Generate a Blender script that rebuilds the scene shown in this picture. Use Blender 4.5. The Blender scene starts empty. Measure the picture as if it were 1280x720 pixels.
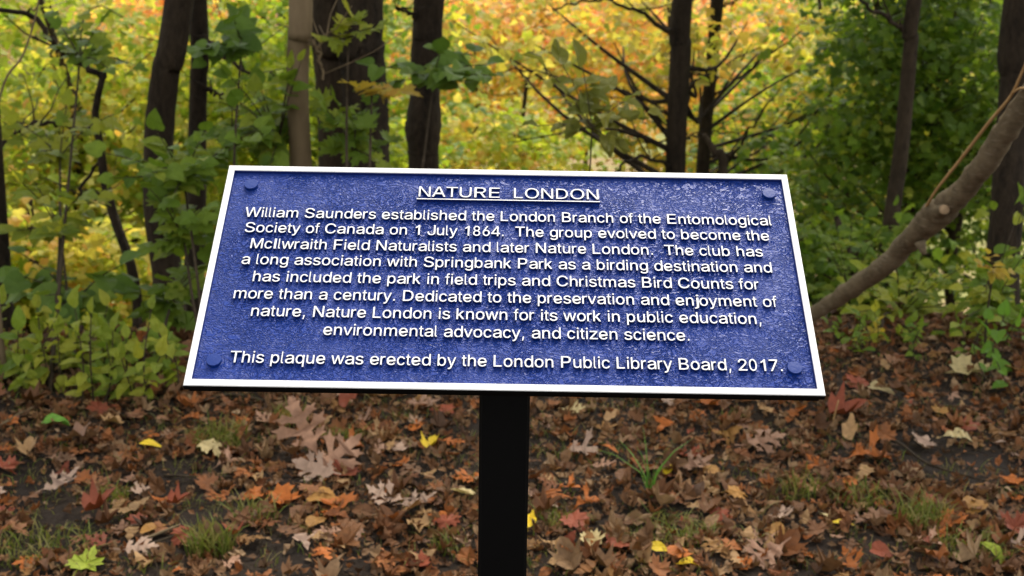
import bpy, math, random
import numpy as np
from mathutils import Vector, Matrix, Euler

# ------------------------------------------------------------------ camera, sky, sun, exposure
scene = bpy.context.scene
C = scene.collection
R = math.radians
CAM_H, PITCH, ROLL, FPX = 1.5, R(16.0), R(0.9), 1600.0
cam = bpy.data.objects.new('camera', bpy.data.cameras.new('camera'))
C.objects.link(cam)
cam.matrix_world = Matrix.Translation((0, 0, CAM_H)) @ Matrix.Rotation(math.pi / 2 - PITCH, 4, 'X') @ Matrix.Rotation(ROLL, 4, 'Z')
cam.data.sensor_width = 36
cam.data.lens = 36 * FPX / 1280
cam.data.clip_start = 0.05
cam.data.clip_end = 2000
cam.data.dof.use_dof = True
cam.data.dof.focus_distance = 1.31
cam.data.dof.aperture_fstop = 12.0
scene.camera = cam
CM = cam.matrix_world.copy()

SUN_EL, SUN_AZ = R(58), R(20)          # azimuth measured from +Y towards +X: beyond the plaque, a little right
world = bpy.data.worlds.new('World')
scene.world = world
world.use_nodes = True
wn = world.node_tree
sky = wn.nodes.new('ShaderNodeTexSky')
sky.sky_type = 'NISHITA'
sky.sun_disc = False
sky.sun_elevation = SUN_EL
sky.sun_rotation = SUN_AZ
sky.air_density = 1.0
sky.dust_density = 3.0
hs = wn.nodes.new('ShaderNodeHueSaturation')
hs.inputs['Saturation'].default_value = 0.04
bgn = wn.nodes['Background']
bgn.inputs['Strength'].default_value = 0.15
wn.links.new(sky.outputs[0], hs.inputs['Color'])
wn.links.new(hs.outputs[0], bgn.inputs['Color'])
sun = bpy.data.objects.new('sun', bpy.data.lights.new('sun', 'SUN'))
C.objects.link(sun)
sun.data.energy = 1.8
sun.data.angle = R(25)
sun.data.color = (1.0, 0.90, 0.74)
sd = Vector((math.sin(SUN_AZ) * math.cos(SUN_EL), math.cos(SUN_AZ) * math.cos(SUN_EL), math.sin(SUN_EL)))
sun.rotation_euler = sd.to_track_quat('Z', 'Y').to_euler()
sun.location = sd * 40
vs = scene.view_settings
vs.view_transform = 'Standard'
vs.look = 'None'
vs.gamma = 1
vs.exposure = 1.08
scene.cycles.max_bounces = 8
scene.cycles.transparent_max_bounces = 4
scene.cycles.use_denoising = True

rng = np.random.default_rng(11)
random.seed(5)

# ------------------------------------------------------------------ helpers
def ray(px, py):
    d = CM.to_3x3() @ Vector(((px - 640) / FPX, (360 - py) / FPX, -1))
    return d
def at(px, py, Y):
    d = ray(px, py)
    return Vector((0, 0, CAM_H)) + d * (Y / d.y)

def hgt(x, y):
    x = np.asarray(x, float); y = np.asarray(y, float)
    y0 = 4.05 + 0.45 / (1 + np.exp(-(x - 0.6) * 2.2))
    s = np.maximum(y - y0, 0)
    z = np.where(s < 1.2, -0.21 * s * s, -0.3024 - 0.504 * (s - 1.2))
    z = np.maximum(z, -6.0)
    f = np.clip((y - 62) / 60, 0, 1)
    z = z + 30 * f * f * (3 - 2 * f)
    near = np.exp(-np.maximum(y - 8, 0) / 4)
    z = z + near * (0.018 * np.sin(2.3 * x + 1.1) * np.cos(1.9 * y) + 0.010 * np.sin(6.1 * x + 2.0 * y) + 0.006 * np.sin(13 * x - 9 * y + 1) + 0.004 * np.cos(21 * y + 8 * x))
    return z
def G(px, py):
    d = ray(px, py)
    t = 1.0
    o = Vector((0, 0, CAM_H))
    for _ in range(4000):
        p = o + d * t
        if p.z < float(hgt(p.x, p.y)):
            return p
        t += 0.01
    return o + d * t

def mesh_np(name, V, F, mats, fmat=None, smooth=False):
    """V (n,3), F (m,3) triangles"""
    me = bpy.data.meshes.new(name)
    V = np.asarray(V, np.float32); F = np.asarray(F, np.int32)
    me.vertices.add(len(V)); me.vertices.foreach_set('co', V.ravel())
    me.loops.add(F.size); me.loops.foreach_set('vertex_index', F.ravel())
    me.polygons.add(len(F))
    me.polygons.foreach_set('loop_start', np.arange(0, F.size, 3, dtype=np.int32))
    me.polygons.foreach_set('loop_total', np.full(len(F), 3, np.int32))
    for m in (mats if isinstance(mats, (list, tuple)) else [mats]):
        me.materials.append(m)
    if fmat is not None:
        me.polygons.foreach_set('material_index', np.asarray(fmat, np.int32))
    me.polygons.foreach_set('use_smooth', np.full(len(F), smooth, bool))
    me.update(calc_edges=True)
    return me
def link(name, me, parent=None, loc=None):
    o = bpy.data.objects.new(name, me)
    C.objects.link(o)
    if parent is not None: o.parent = parent
    if loc is not None: o.location = loc
    return o
def tag(o, label=None, cat=None, group=None, kind=None):
    if label: o['label'] = label
    if cat: o['category'] = cat
    if group: o['group'] = group
    if kind: o['kind'] = kind
    return o
def thing(name, label, cat, loc, group=None):
    o = link(name, None, None, loc)
    o.empty_display_size = 0.1
    return tag(o, label, cat, group)

class MB:
    def __init__(s): s.V = []; s.F = []; s.n = 0
    def add(s, V, F):
        s.V.append(np.asarray(V, float)); s.F.append(np.asarray(F, int) + s.n); s.n += len(V)
    def tube(s, pts, rad, sides=8, noise=0.0, cap=True, seed=0):
        pts = np.array([list(p) for p in pts], float)
        rad = np.broadcast_to(np.asarray(rad, float), (len(pts),))
        T = np.gradient(pts, axis=0)
        T /= np.linalg.norm(T, axis=1)[:, None] + 1e-9
        ref = np.array([0.13, 1.0, 0.05]) if abs(T[0][1]) < 0.9 else np.array([1.0, 0.1, 0])
        a = np.linspace(0, 2 * np.pi, sides, endpoint=False)
        V = []
        r_ = np.random.default_rng(seed + 77)
        ph = r_.uniform(0, 6.28, 6)
        L = np.concatenate([[0], np.cumsum(np.linalg.norm(np.diff(pts, axis=0), axis=1))])
        for i, p in enumerate(pts):
            U = np.cross(T[i], ref); U /= np.linalg.norm(U) + 1e-9
            W = np.cross(T[i], U)
            rr = rad[i] * np.ones(sides)
            if noise:
                rr = rr * (1 + noise * (np.sin(2 * a + ph[0] + L[i] * 3) * .6 + np.sin(3 * a + ph[1] - L[i] * 5) * .5 + np.sin(5 * a + ph[2] + L[i] * 9) * .3 + r_.normal(0, .3, sides)))
            V.append(p + np.cos(a)[:, None] * U * rr[:, None] + np.sin(a)[:, None] * W * rr[:, None])
        V = np.concatenate(V)
        F = []
        for i in range(len(pts) - 1):
            for j in range(sides):
                k = (j + 1) % sides
                b = i * sides
                F += [(b + j, b + k, b + sides + k), (b + j, b + sides + k, b + sides + j)]
        if cap:
            n = len(V)
            V = np.concatenate([V, pts[:1], pts[-1:]])
            e = (len(pts) - 1) * sides
            for j in range(sides):
                k = (j + 1) % sides
                F += [(n, k, j), (n + 1, e + j, e + k)]
        s.add(V, F)
    def box(s, x0, x1, y0, y1, z0, z1):
        V = [(x, y, z) for x in (x0, x1) for y in (y0, y1) for z in (z0, z1)]
        Q = [(0, 1, 3, 2), (4, 6, 7, 5), (0, 4, 5, 1), (2, 3, 7, 6), (0, 2, 6, 4), (1, 5, 7, 3)]
        F = []
        for q in Q: F += [(q[0], q[1], q[2]), (q[0], q[2], q[3])]
        s.add(V, F)
    def build(s, name, mat, parent=None, smooth=True, origin=None):
        V = np.concatenate(s.V); F = np.concatenate(s.F)
        if origin is not None: V = V - np.array(list(origin))
        return link(name, mesh_np(name, V, F, mat, smooth=smooth), parent)

def spline(pts, n=24):
    """Catmull-Rom through rows (x,y,z,r)"""
    P = np.array(pts, float)
    P = np.vstack([2 * P[0] - P[1], P, 2 * P[-1] - P[-2]])
    out = []
    m = len(P) - 3
    per = max(2, n // m)
    for i in range(m):
        a, b, c, d = P[i:i + 4]
        for t in np.linspace(0, 1, per, endpoint=(i == m - 1)):
            out.append(.5 * (2 * b + (c - a) * t + (2 * a - 5 * b + 4 * c - d) * t * t + (3 * b - a - 3 * c + d) * t ** 3))
    return np.array(out)

# ------------------------------------------------------------------ materials
def newmat(name):
    m = bpy.data.materials.new(name); m.use_nodes = True
    nt = m.node_tree
    return m, nt, nt.nodes['Principled BSDF'], nt.links.new
def ramp(nt, stops, interp='LINEAR'):
    r = nt.nodes.new('ShaderNodeValToRGB')
    r.color_ramp.interpolation = interp
    e = r.color_ramp.elements
    e[0].position = stops[0][0]; e[0].color = (*stops[0][1], 1)
    e[1].position = stops[-1][0]; e[1].color = (*stops[-1][1], 1)
    for p, c in stops[1:-1]:
        x = e.new(p); x.color = (*c, 1)
    return r
def noise(nt, scale, detail=4, rough=.6, coord=None, vscale=None, lk=None):
    n = nt.nodes.new('ShaderNodeTexNoise')
    n.inputs['Scale'].default_value = scale
    n.inputs['Detail'].default_value = detail
    n.inputs['Roughness'].default_value = rough
    if coord is not None:
        if vscale:
            mp = nt.nodes.new('ShaderNodeMapping'); mp.inputs['Scale'].default_value = vscale
            nt.links.new(coord, mp.inputs[0]); nt.links.new(mp.outputs[0], n.inputs['Vector'])
        else: nt.links.new(coord, n.inputs['Vector'])
    return n
def geo_coord(nt):
    return nt.nodes.new('ShaderNodeNewGeometry').outputs['Position']
def evenly(cols):
    n = len(cols)
    return [(i / (n - 1), c) for i, c in enumerate(cols)]
def leaf_mat(name, cols, trans=0.35, rough=.5, per_object=False, blotch=0.35, blotch_col=None, bscale=40, spec=.35, tgain=1.6):
    m, nt, b, lk = newmat(name)
    if per_object: rnd = nt.nodes.new('ShaderNodeObjectInfo').outputs['Random']
    else: rnd = nt.nodes.new('ShaderNodeNewGeometry').outputs['Random Per Island']
    rp = ramp(nt, evenly(cols)); lk(rnd, rp.inputs[0])
    n = noise(nt, bscale, 3, .6, geo_coord(nt))
    mr = nt.nodes.new('ShaderNodeMapRange'); mr.inputs[1].default_value = .35; mr.inputs[2].default_value = .7
    mr.inputs[3].default_value = 0; mr.inputs[4].default_value = blotch
    lk(n.outputs[0], mr.inputs[0])
    mx = nt.nodes.new('ShaderNodeMix'); mx.data_type = 'RGBA'
    lk(mr.outputs[0], mx.inputs['Factor']); lk(rp.outputs[0], mx.inputs['A'])
    bc = blotch_col or tuple(c * .55 for c in cols[len(cols) // 2])
    mx.inputs['B'].default_value = (*bc, 1)
    col = mx.outputs['Result']
    lk(col, b.inputs['Base Color'])
    b.inputs['Roughness'].default_value = rough
    b.inputs['Specular IOR Level'].default_value = spec * .6
    bp = nt.nodes.new('ShaderNodeBump'); bp.inputs['Strength'].default_value = .35; bp.inputs['Distance'].default_value = .004
    lk(n.outputs[0], bp.inputs['Height']); lk(bp.outputs[0], b.inputs['Normal'])
    if trans > 0:
        t = nt.nodes.new('ShaderNodeBsdfTranslucent')
        g = nt.nodes.new('ShaderNodeMix'); g.data_type = 'RGBA'; g.blend_type = 'MULTIPLY'
        g.inputs['Factor'].default_value = 1
        lk(col, g.inputs['A']); g.inputs['B'].default_value = (tgain, tgain, tgain * .6, 1)
        lk(g.outputs['Result'], t.inputs['Color'])
        ms = nt.nodes.new('ShaderNodeMixShader'); ms.inputs[0].default_value = trans
        lk(b.outputs[0], ms.inputs[1]); lk(t.outputs[0], ms.inputs[2])
        lk(ms.outputs[0], nt.nodes['Material Output'].inputs['Surface'])
    return m
def bark_mat(name, c0, c1, scale=9, zs=.22, bump=.8, dist=.02, rough=.9, lent=None):
    m, nt, b, lk = newmat(name)
    g = geo_coord(nt)
    n = noise(nt, scale, 8, .7, g, (1, 1, zs))
    w = noise(nt, scale * 4, 4, .6, g, (1, 1, zs * 2))
    a = nt.nodes.new('ShaderNodeMath'); a.operation = 'MULTIPLY_ADD'
    lk(w.outputs[0], a.inputs[0]); a.inputs[1].default_value = .4
    s = nt.nodes.new('ShaderNodeMath'); s.operation = 'MULTIPLY'; s.inputs[1].default_value = .75
    lk(n.outputs[0], s.inputs[0]); lk(s.outputs[0], a.inputs[2])
    rp = ramp(nt, [(.38, c0), (.75, c1)]); lk(a.outputs[0], rp.inputs[0])
    col = rp.outputs[0]
    if lent:
        v = noise(nt, 90, 2, .5, g, (.35, .35, 1.6))
        r2 = ramp(nt, [(.60, (0, 0, 0)), (.68, (1, 1, 1))]); lk(v.outputs[0], r2.inputs[0])
        mx = nt.nodes.new('ShaderNodeMix'); mx.data_type = 'RGBA'
        sc = nt.nodes.new('ShaderNodeMath'); sc.operation = 'MULTIPLY'; sc.inputs[1].default_value = .35
        lk(r2.outputs[0], sc.inputs[0]); lk(sc.outputs[0], mx.inputs['Factor']); lk(col, mx.inputs['A']); mx.inputs['B'].default_value = (*lent, 1)
        col = mx.outputs['Result']
    lk(col, b.inputs['Base Color'])
    b.inputs['Roughness'].default_value = rough
    b.inputs['Specular IOR Level'].default_value = .2
    bp = nt.nodes.new('ShaderNodeBump'); bp.inputs['Strength'].default_value = bump; bp.inputs['Distance'].default_value = dist
    lk(a.outputs[0], bp.inputs['Height']); lk(bp.outputs[0], b.inputs['Normal'])
    return m

BARK_DARK = bark_mat('dark_bark', (.006, .0045, .003), (.060, .042, .026), scale=13, dist=.035, bump=1)
BARK_MID = bark_mat('brown_bark', (.014, .010, .006), (.080, .056, .034), scale=12, dist=.03, bump=1)
BARK_TAN = bark_mat('tan_bark', (.13, .092, .05), (.24, .175, .10), scale=7, zs=.15, bump=.35, dist=.006)
BARK_SMOOTH = bark_mat('smooth_bark', (.070, .050, .028), (.22, .168, .10), scale=11, zs=.8, bump=.7, dist=.012, rough=.8, lent=(.34, .28, .20))
BARK_TWIG = bark_mat('twig_bark', (.02, .014, .008), (.08, .058, .036), scale=30, bump=.3, dist=.002)
SHOOT = bark_mat('orange_shoot_bark', (.34, .19, .07), (.52, .33, .15), scale=30, bump=.2, dist=.001, rough=.6)
WOODCUT = bark_mat('cut_wood', (.30, .20, .11), (.45, .32, .19), scale=60, zs=1, bump=.2, dist=.002)

Y = (.58, .42, .03); YG = (.30, .32, .03); GR = (.10, .19, .025); DG = (.035, .09, .018)
L_YELLOW = leaf_mat('yellow_leaf', [(.64, .50, .09), (.46, .46, .06), (.70, .56, .14), (.34, .40, .05), (.66, .38, .09), (.22, .30, .04), (.62, .54, .14), (.42, .44, .07)], .5, blotch=.2)
L_YG = leaf_mat('yellow_green_leaf', [(0.391, 0.437, 0.040), (0.230, 0.333, 0.034), (0.506, 0.483, 0.057), (0.138, 0.230, 0.025), (0.322, 0.402, 0.040), (0.483, 0.483, 0.057), (0.184, 0.287, 0.032)], .5, blotch=.25)
L_ORANGE = leaf_mat('orange_leaf', [(.74, .36, .10), (.72, .52, .10), (.70, .24, .12), (.76, .52, .14), (.74, .36, .20), (.55, .46, .08)], .5, blotch=.15)
L_GREEN = leaf_mat('green_leaf', [(0.168, 0.269, 0.028), (0.224, 0.325, 0.039), (0.112, 0.202, 0.025), (0.381, 0.403, 0.056), (0.179, 0.291, 0.034)], .45, blotch=.25)
L_DGREEN = leaf_mat('dark_green_leaf', [(.09, .155, .018), (.13, .21, .022), (.06, .12, .016), (.20, .27, .03), (.10, .18, .02)], .45, blotch=.25)
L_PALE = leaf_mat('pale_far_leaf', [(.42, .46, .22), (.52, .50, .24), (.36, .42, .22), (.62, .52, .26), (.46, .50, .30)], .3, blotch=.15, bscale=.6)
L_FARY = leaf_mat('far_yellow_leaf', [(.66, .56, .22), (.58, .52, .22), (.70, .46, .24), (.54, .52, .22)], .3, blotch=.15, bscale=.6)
# near, one object per leaf
N_GREEN = leaf_mat('sapling_green_leaf', [(0.130, 0.212, 0.024), (0.201, 0.283, 0.029), (0.094, 0.165, 0.021), (0.307, 0.354, 0.041)], .35, per_object=True, blotch=.3)
N_DGREEN = leaf_mat('sapling_dark_leaf', [(0.096, 0.168, 0.024), (0.132, 0.216, 0.029), (0.072, 0.132, 0.022), (0.192, 0.264, 0.036)], .3, per_object=True, blotch=.3)
N_YG = leaf_mat('sapling_yellow_green_leaf', [(0.269, 0.314, 0.034), (0.179, 0.246, 0.029), (0.381, 0.381, 0.050), (0.302, 0.336, 0.039), (0.134, 0.202, 0.025)], .38, per_object=True, blotch=.3)
N_YEL = leaf_mat('sapling_yellow_leaf', [(.52, .38, .05), (.42, .36, .06), (.50, .30, .05)], .4, per_object=True, blotch=.35, blotch_col=(.25, .12, .03))
N_OLIVE = leaf_mat('seedling_olive_leaf', [(.17, .17, .03), (.14, .16, .028), (.21, .20, .035), (.12, .14, .025)], .4, per_object=True, blotch=.2)
N_BGREEN = leaf_mat('weed_bright_leaf', [(.12, .25, .03), (.15, .28, .035), (.10, .21, .025)], .4, per_object=True, blotch=.15)

def ground_leaf(name, col, spread=.25, per_object=True, rough=.55, blotch=.5, bc=None):
    c = np.array(col)
    cols = [tuple(np.clip(c * (1 + spread * k), 0, .9)) for k in (-1, .2, 1, -.4, .6)]
    return leaf_mat(name, cols, .12, rough, per_object, blotch, bc or tuple(c * .42), 55, .4, 1.3)
GL = {
    'pink': ground_leaf('pinkish_tan_dead_leaf', (.36, .20, .125)),
    'pale': ground_leaf('pale_grey_pink_dead_leaf', (.43, .29, .21)),
    'tan': ground_leaf('tan_dead_leaf', (.42, .25, .11)),
    'orange': ground_leaf('orange_dead_leaf', (.46, .135, .025)),
    'red': ground_leaf('rust_red_dead_leaf', (.26, .065, .03)),
    'brown': ground_leaf('brown_dead_leaf', (.15, .065, .025)),
    'gold': ground_leaf('golden_dead_leaf', (.40, .20, .05)),
    'yellow': ground_leaf('bright_yellow_leaf', (.72, .52, .03), .12, blotch=.18, bc=(.4, .2, .02)),
    'cream': ground_leaf('cream_dead_leaf', (.58, .46, .22)),
    'green': ground_leaf('fallen_green_leaf', (.13, .28, .035)),
    'lime': ground_leaf('fallen_lime_leaf', (.32, .38, .04)),
}
L_LITTER = leaf_mat('litter_leaf', [(.12, .050, .02), (.24, .10, .035), (.05, .026, .014), (.30, .16, .07), (.16, .065, .025), (.36, .12, .03), (.21, .11, .05), (.075, .038, .02), (.28, .14, .05), (.36, .23, .12), (.14, .06, .022), (.44, .29, .16)], .08, .6, False, .5, (.05, .028, .018), 60, .35, 1.2)
L_LITTER2 = leaf_mat('litter_oak_leaf', [(.30, .16, .085), (.28, .095, .025), (.16, .06, .024), (.40, .12, .022), (.27, .14, .07), (.20, .06, .018), (.36, .19, .06), (.12, .05, .02), (.42, .27, .17)], .1, .6, False, .5, (.09, .05, .03), 60, .35, 1.2)
GRASS = leaf_mat('grass_blade', [(.10, .15, .02), (.16, .20, .03), (.26, .23, .07), (.08, .12, .018), (.30, .24, .10), (.12, .18, .025)], .3, .5, False, .2)

def soil_mat():
    m, nt, b, lk = newmat('soil')
    g = geo_coord(nt)
    sx = nt.nodes.new('ShaderNodeSeparateXYZ'); lk(g, sx.inputs[0])
    n = noise(nt, 3.2, 10, .68, g)
    n2 = noise(nt, 45, 6, .7, g)
    rp = ramp(nt, [(.35, (.020, .013, .009)), (.55, (.042, .028, .019)), (.75, (.075, .048, .030))]); lk(n.outputs[0], rp.inputs[0])
    far = ramp(nt, [(.3, (.16, .18, .05)), (.5, (.24, .24, .07)), (.62, (.30, .20, .10)), (.75, (.22, .24, .08))])
    n3 = noise(nt, .16, 6, .6, g, (.35, 1.6, 1)); lk(n3.outputs[0], far.inputs[0])
    mr = nt.nodes.new('ShaderNodeMapRange'); mr.inputs[1].default_value = 12; mr.inputs[2].default_value = 20
    lk(sx.outputs[1], mr.inputs[0])
    mx = nt.nodes.new('ShaderNodeMix'); mx.data_type = 'RGBA'
    lk(mr.outputs[0], mx.inputs['Factor']); lk(rp.outputs[0], mx.inputs['A']); lk(far.outputs[0], mx.inputs['B'])
    lk(mx.outputs['Result'], b.inputs['Base Color'])
    b.inputs['Roughness'].default_value = .85; b.inputs['Specular IOR Level'].default_value = .25
    bp = nt.nodes.new('ShaderNodeBump'); bp.inputs['Strength'].default_value = 1; bp.inputs['Distance'].default_value = .03
    lk(n2.outputs[0], bp.inputs['Height']); lk(bp.outputs[0], b.inputs['Normal'])
    return m
SOIL = soil_mat()

def simple(name, col, rough=.5, spec=.5, metal=0, bump=None):
    m, nt, b, lk = newmat(name)
    b.inputs['Base Color'].default_value = (*col, 1)
    b.inputs['Roughness'].default_value = rough; b.inputs['Specular IOR Level'].default_value = spec
    b.inputs['Metallic'].default_value = metal
    if bump:
        n = noise(nt, bump[0], 4, .6, geo_coord(nt))
        bp = nt.nodes.new('ShaderNodeBump'); bp.inputs['Strength'].default_value = bump[1]; bp.inputs['Distance'].default_value = .001
        lk(n.outputs[0], bp.inputs['Height']); lk(bp.outputs[0], b.inputs['Normal'])
    return m
WHITE = simple('white_paint', (.80, .80, .79), .35, .5, 0, (220, .12))
BLACK = simple('black_powder_coat', (.0018, .0018, .0018), .5, .16, 0, (900, .25))
BLUE_SIDE = simple('blue_enamel_edge', (.005, .018, .14), .35)
BLUE_BOLT = simple('blue_painted_bolt', (.004, .030, .20), .42, .3, 0, (350, .3))
def blue_field():
    m, nt, b, lk = newmat('blue_leather_grain_enamel')
    tc = nt.nodes.new('ShaderNodeTexCoord').outputs['Object']
    n0 = noise(nt, 26, 3, .6, tc)
    # warped coordinates -> crinkled, worm-like ridges
    wm = nt.nodes.new('ShaderNodeVectorMath'); wm.operation = 'MULTIPLY_ADD'
    lk(n0.outputs['Color'], wm.inputs[0]); wm.inputs[1].default_value = (.035, .035, .035); lk(tc, wm.inputs[2])
    n1 = noise(nt, 165, 3, .55, wm.outputs[0], (1.0, 1.5, 1))
    n2 = noise(nt, 430, 2, .5, wm.outputs[0])
    ab = nt.nodes.new('ShaderNodeMath'); ab.operation = 'SUBTRACT'; lk(n1.outputs[0], ab.inputs[0]); ab.inputs[1].default_value = .5
    a2 = nt.nodes.new('ShaderNodeMath'); a2.operation = 'ABSOLUTE'; lk(ab.outputs[0], a2.inputs[0])
    r1 = nt.nodes.new('ShaderNodeMapRange'); r1.inputs[1].default_value = 0; r1.inputs[2].default_value = .09; lk(a2.outputs[0], r1.inputs[0])
    ma = nt.nodes.new('ShaderNodeMath'); ma.operation = 'MULTIPLY_ADD'; lk(n2.outputs[0], ma.inputs[0]); ma.inputs[1].default_value = .22; lk(r1.outputs[0], ma.inputs[2])
    b.inputs['Base Color'].default_value = (.003, .031, .24, 1)
    b.inputs['Roughness'].default_value = .33
    b.inputs['Specular IOR Level'].default_value = .42
    nl = noise(nt, 9, 3, .55, tc)
    ml = nt.nodes.new('ShaderNodeMapRange'); ml.inputs[1].default_value = .35; ml.inputs[2].default_value = .65; ml.inputs[3].default_value = .6; ml.inputs[4].default_value = 1
    lk(nl.outputs[0], ml.inputs[0])
    mrr = nt.nodes.new('ShaderNodeMapRange'); mrr.inputs[1].default_value = .35; mrr.inputs[2].default_value = .65; mrr.inputs[3].default_value = .34; mrr.inputs[4].default_value = .22
    lk(nl.outputs[0], mrr.inputs[0]); lk(mrr.outputs[0], b.inputs['Roughness'])
    bp = nt.nodes.new('ShaderNodeBump'); bp.inputs['Distance'].default_value = .0023
    lk(ml.outputs[0], bp.inputs['Strength'])
    lk(ma.outputs[0], bp.inputs['Height']); lk(bp.outputs[0], b.inputs['Normal'])
    return m
BLUE = blue_field()

# ------------------------------------------------------------------ ground
def build_ground():
    def grid(xs, ys):
        X, Yg = np.meshgrid(xs, ys)
        Z = hgt(X, Yg)
        V = np.stack([X.ravel(), Yg.ravel(), Z.ravel()], 1)
        nx, ny = len(xs), len(ys)
        i = np.arange(nx - 1)[None, :] + np.arange(ny - 1)[:, None] * nx
        i = i.ravel()
        F = np.concatenate([np.stack([i, i + 1, i + nx + 1], 1), np.stack([i, i + nx + 1, i + nx], 1)])
        return V, F
    ys = np.concatenate([np.arange(-30, 1.5, 1.5), np.arange(1.5, 9, .05), np.arange(9, 30, .5), np.arange(30, 170, 3)])
    xs = np.concatenate([np.arange(-150, -8, 4), np.arange(-8, -3.5, .3), np.arange(-3.5, 3.5, .05), np.arange(3.5, 8, .3), np.arange(8, 151, 4)])
    V, F = grid(xs, ys)
    o = link('ground', mesh_np('ground', V, F, SOIL, smooth=True))
    tag(o, kind='structure', label='bare brown soil under fallen leaves sloping down to a far lawn')
build_ground()

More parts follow.
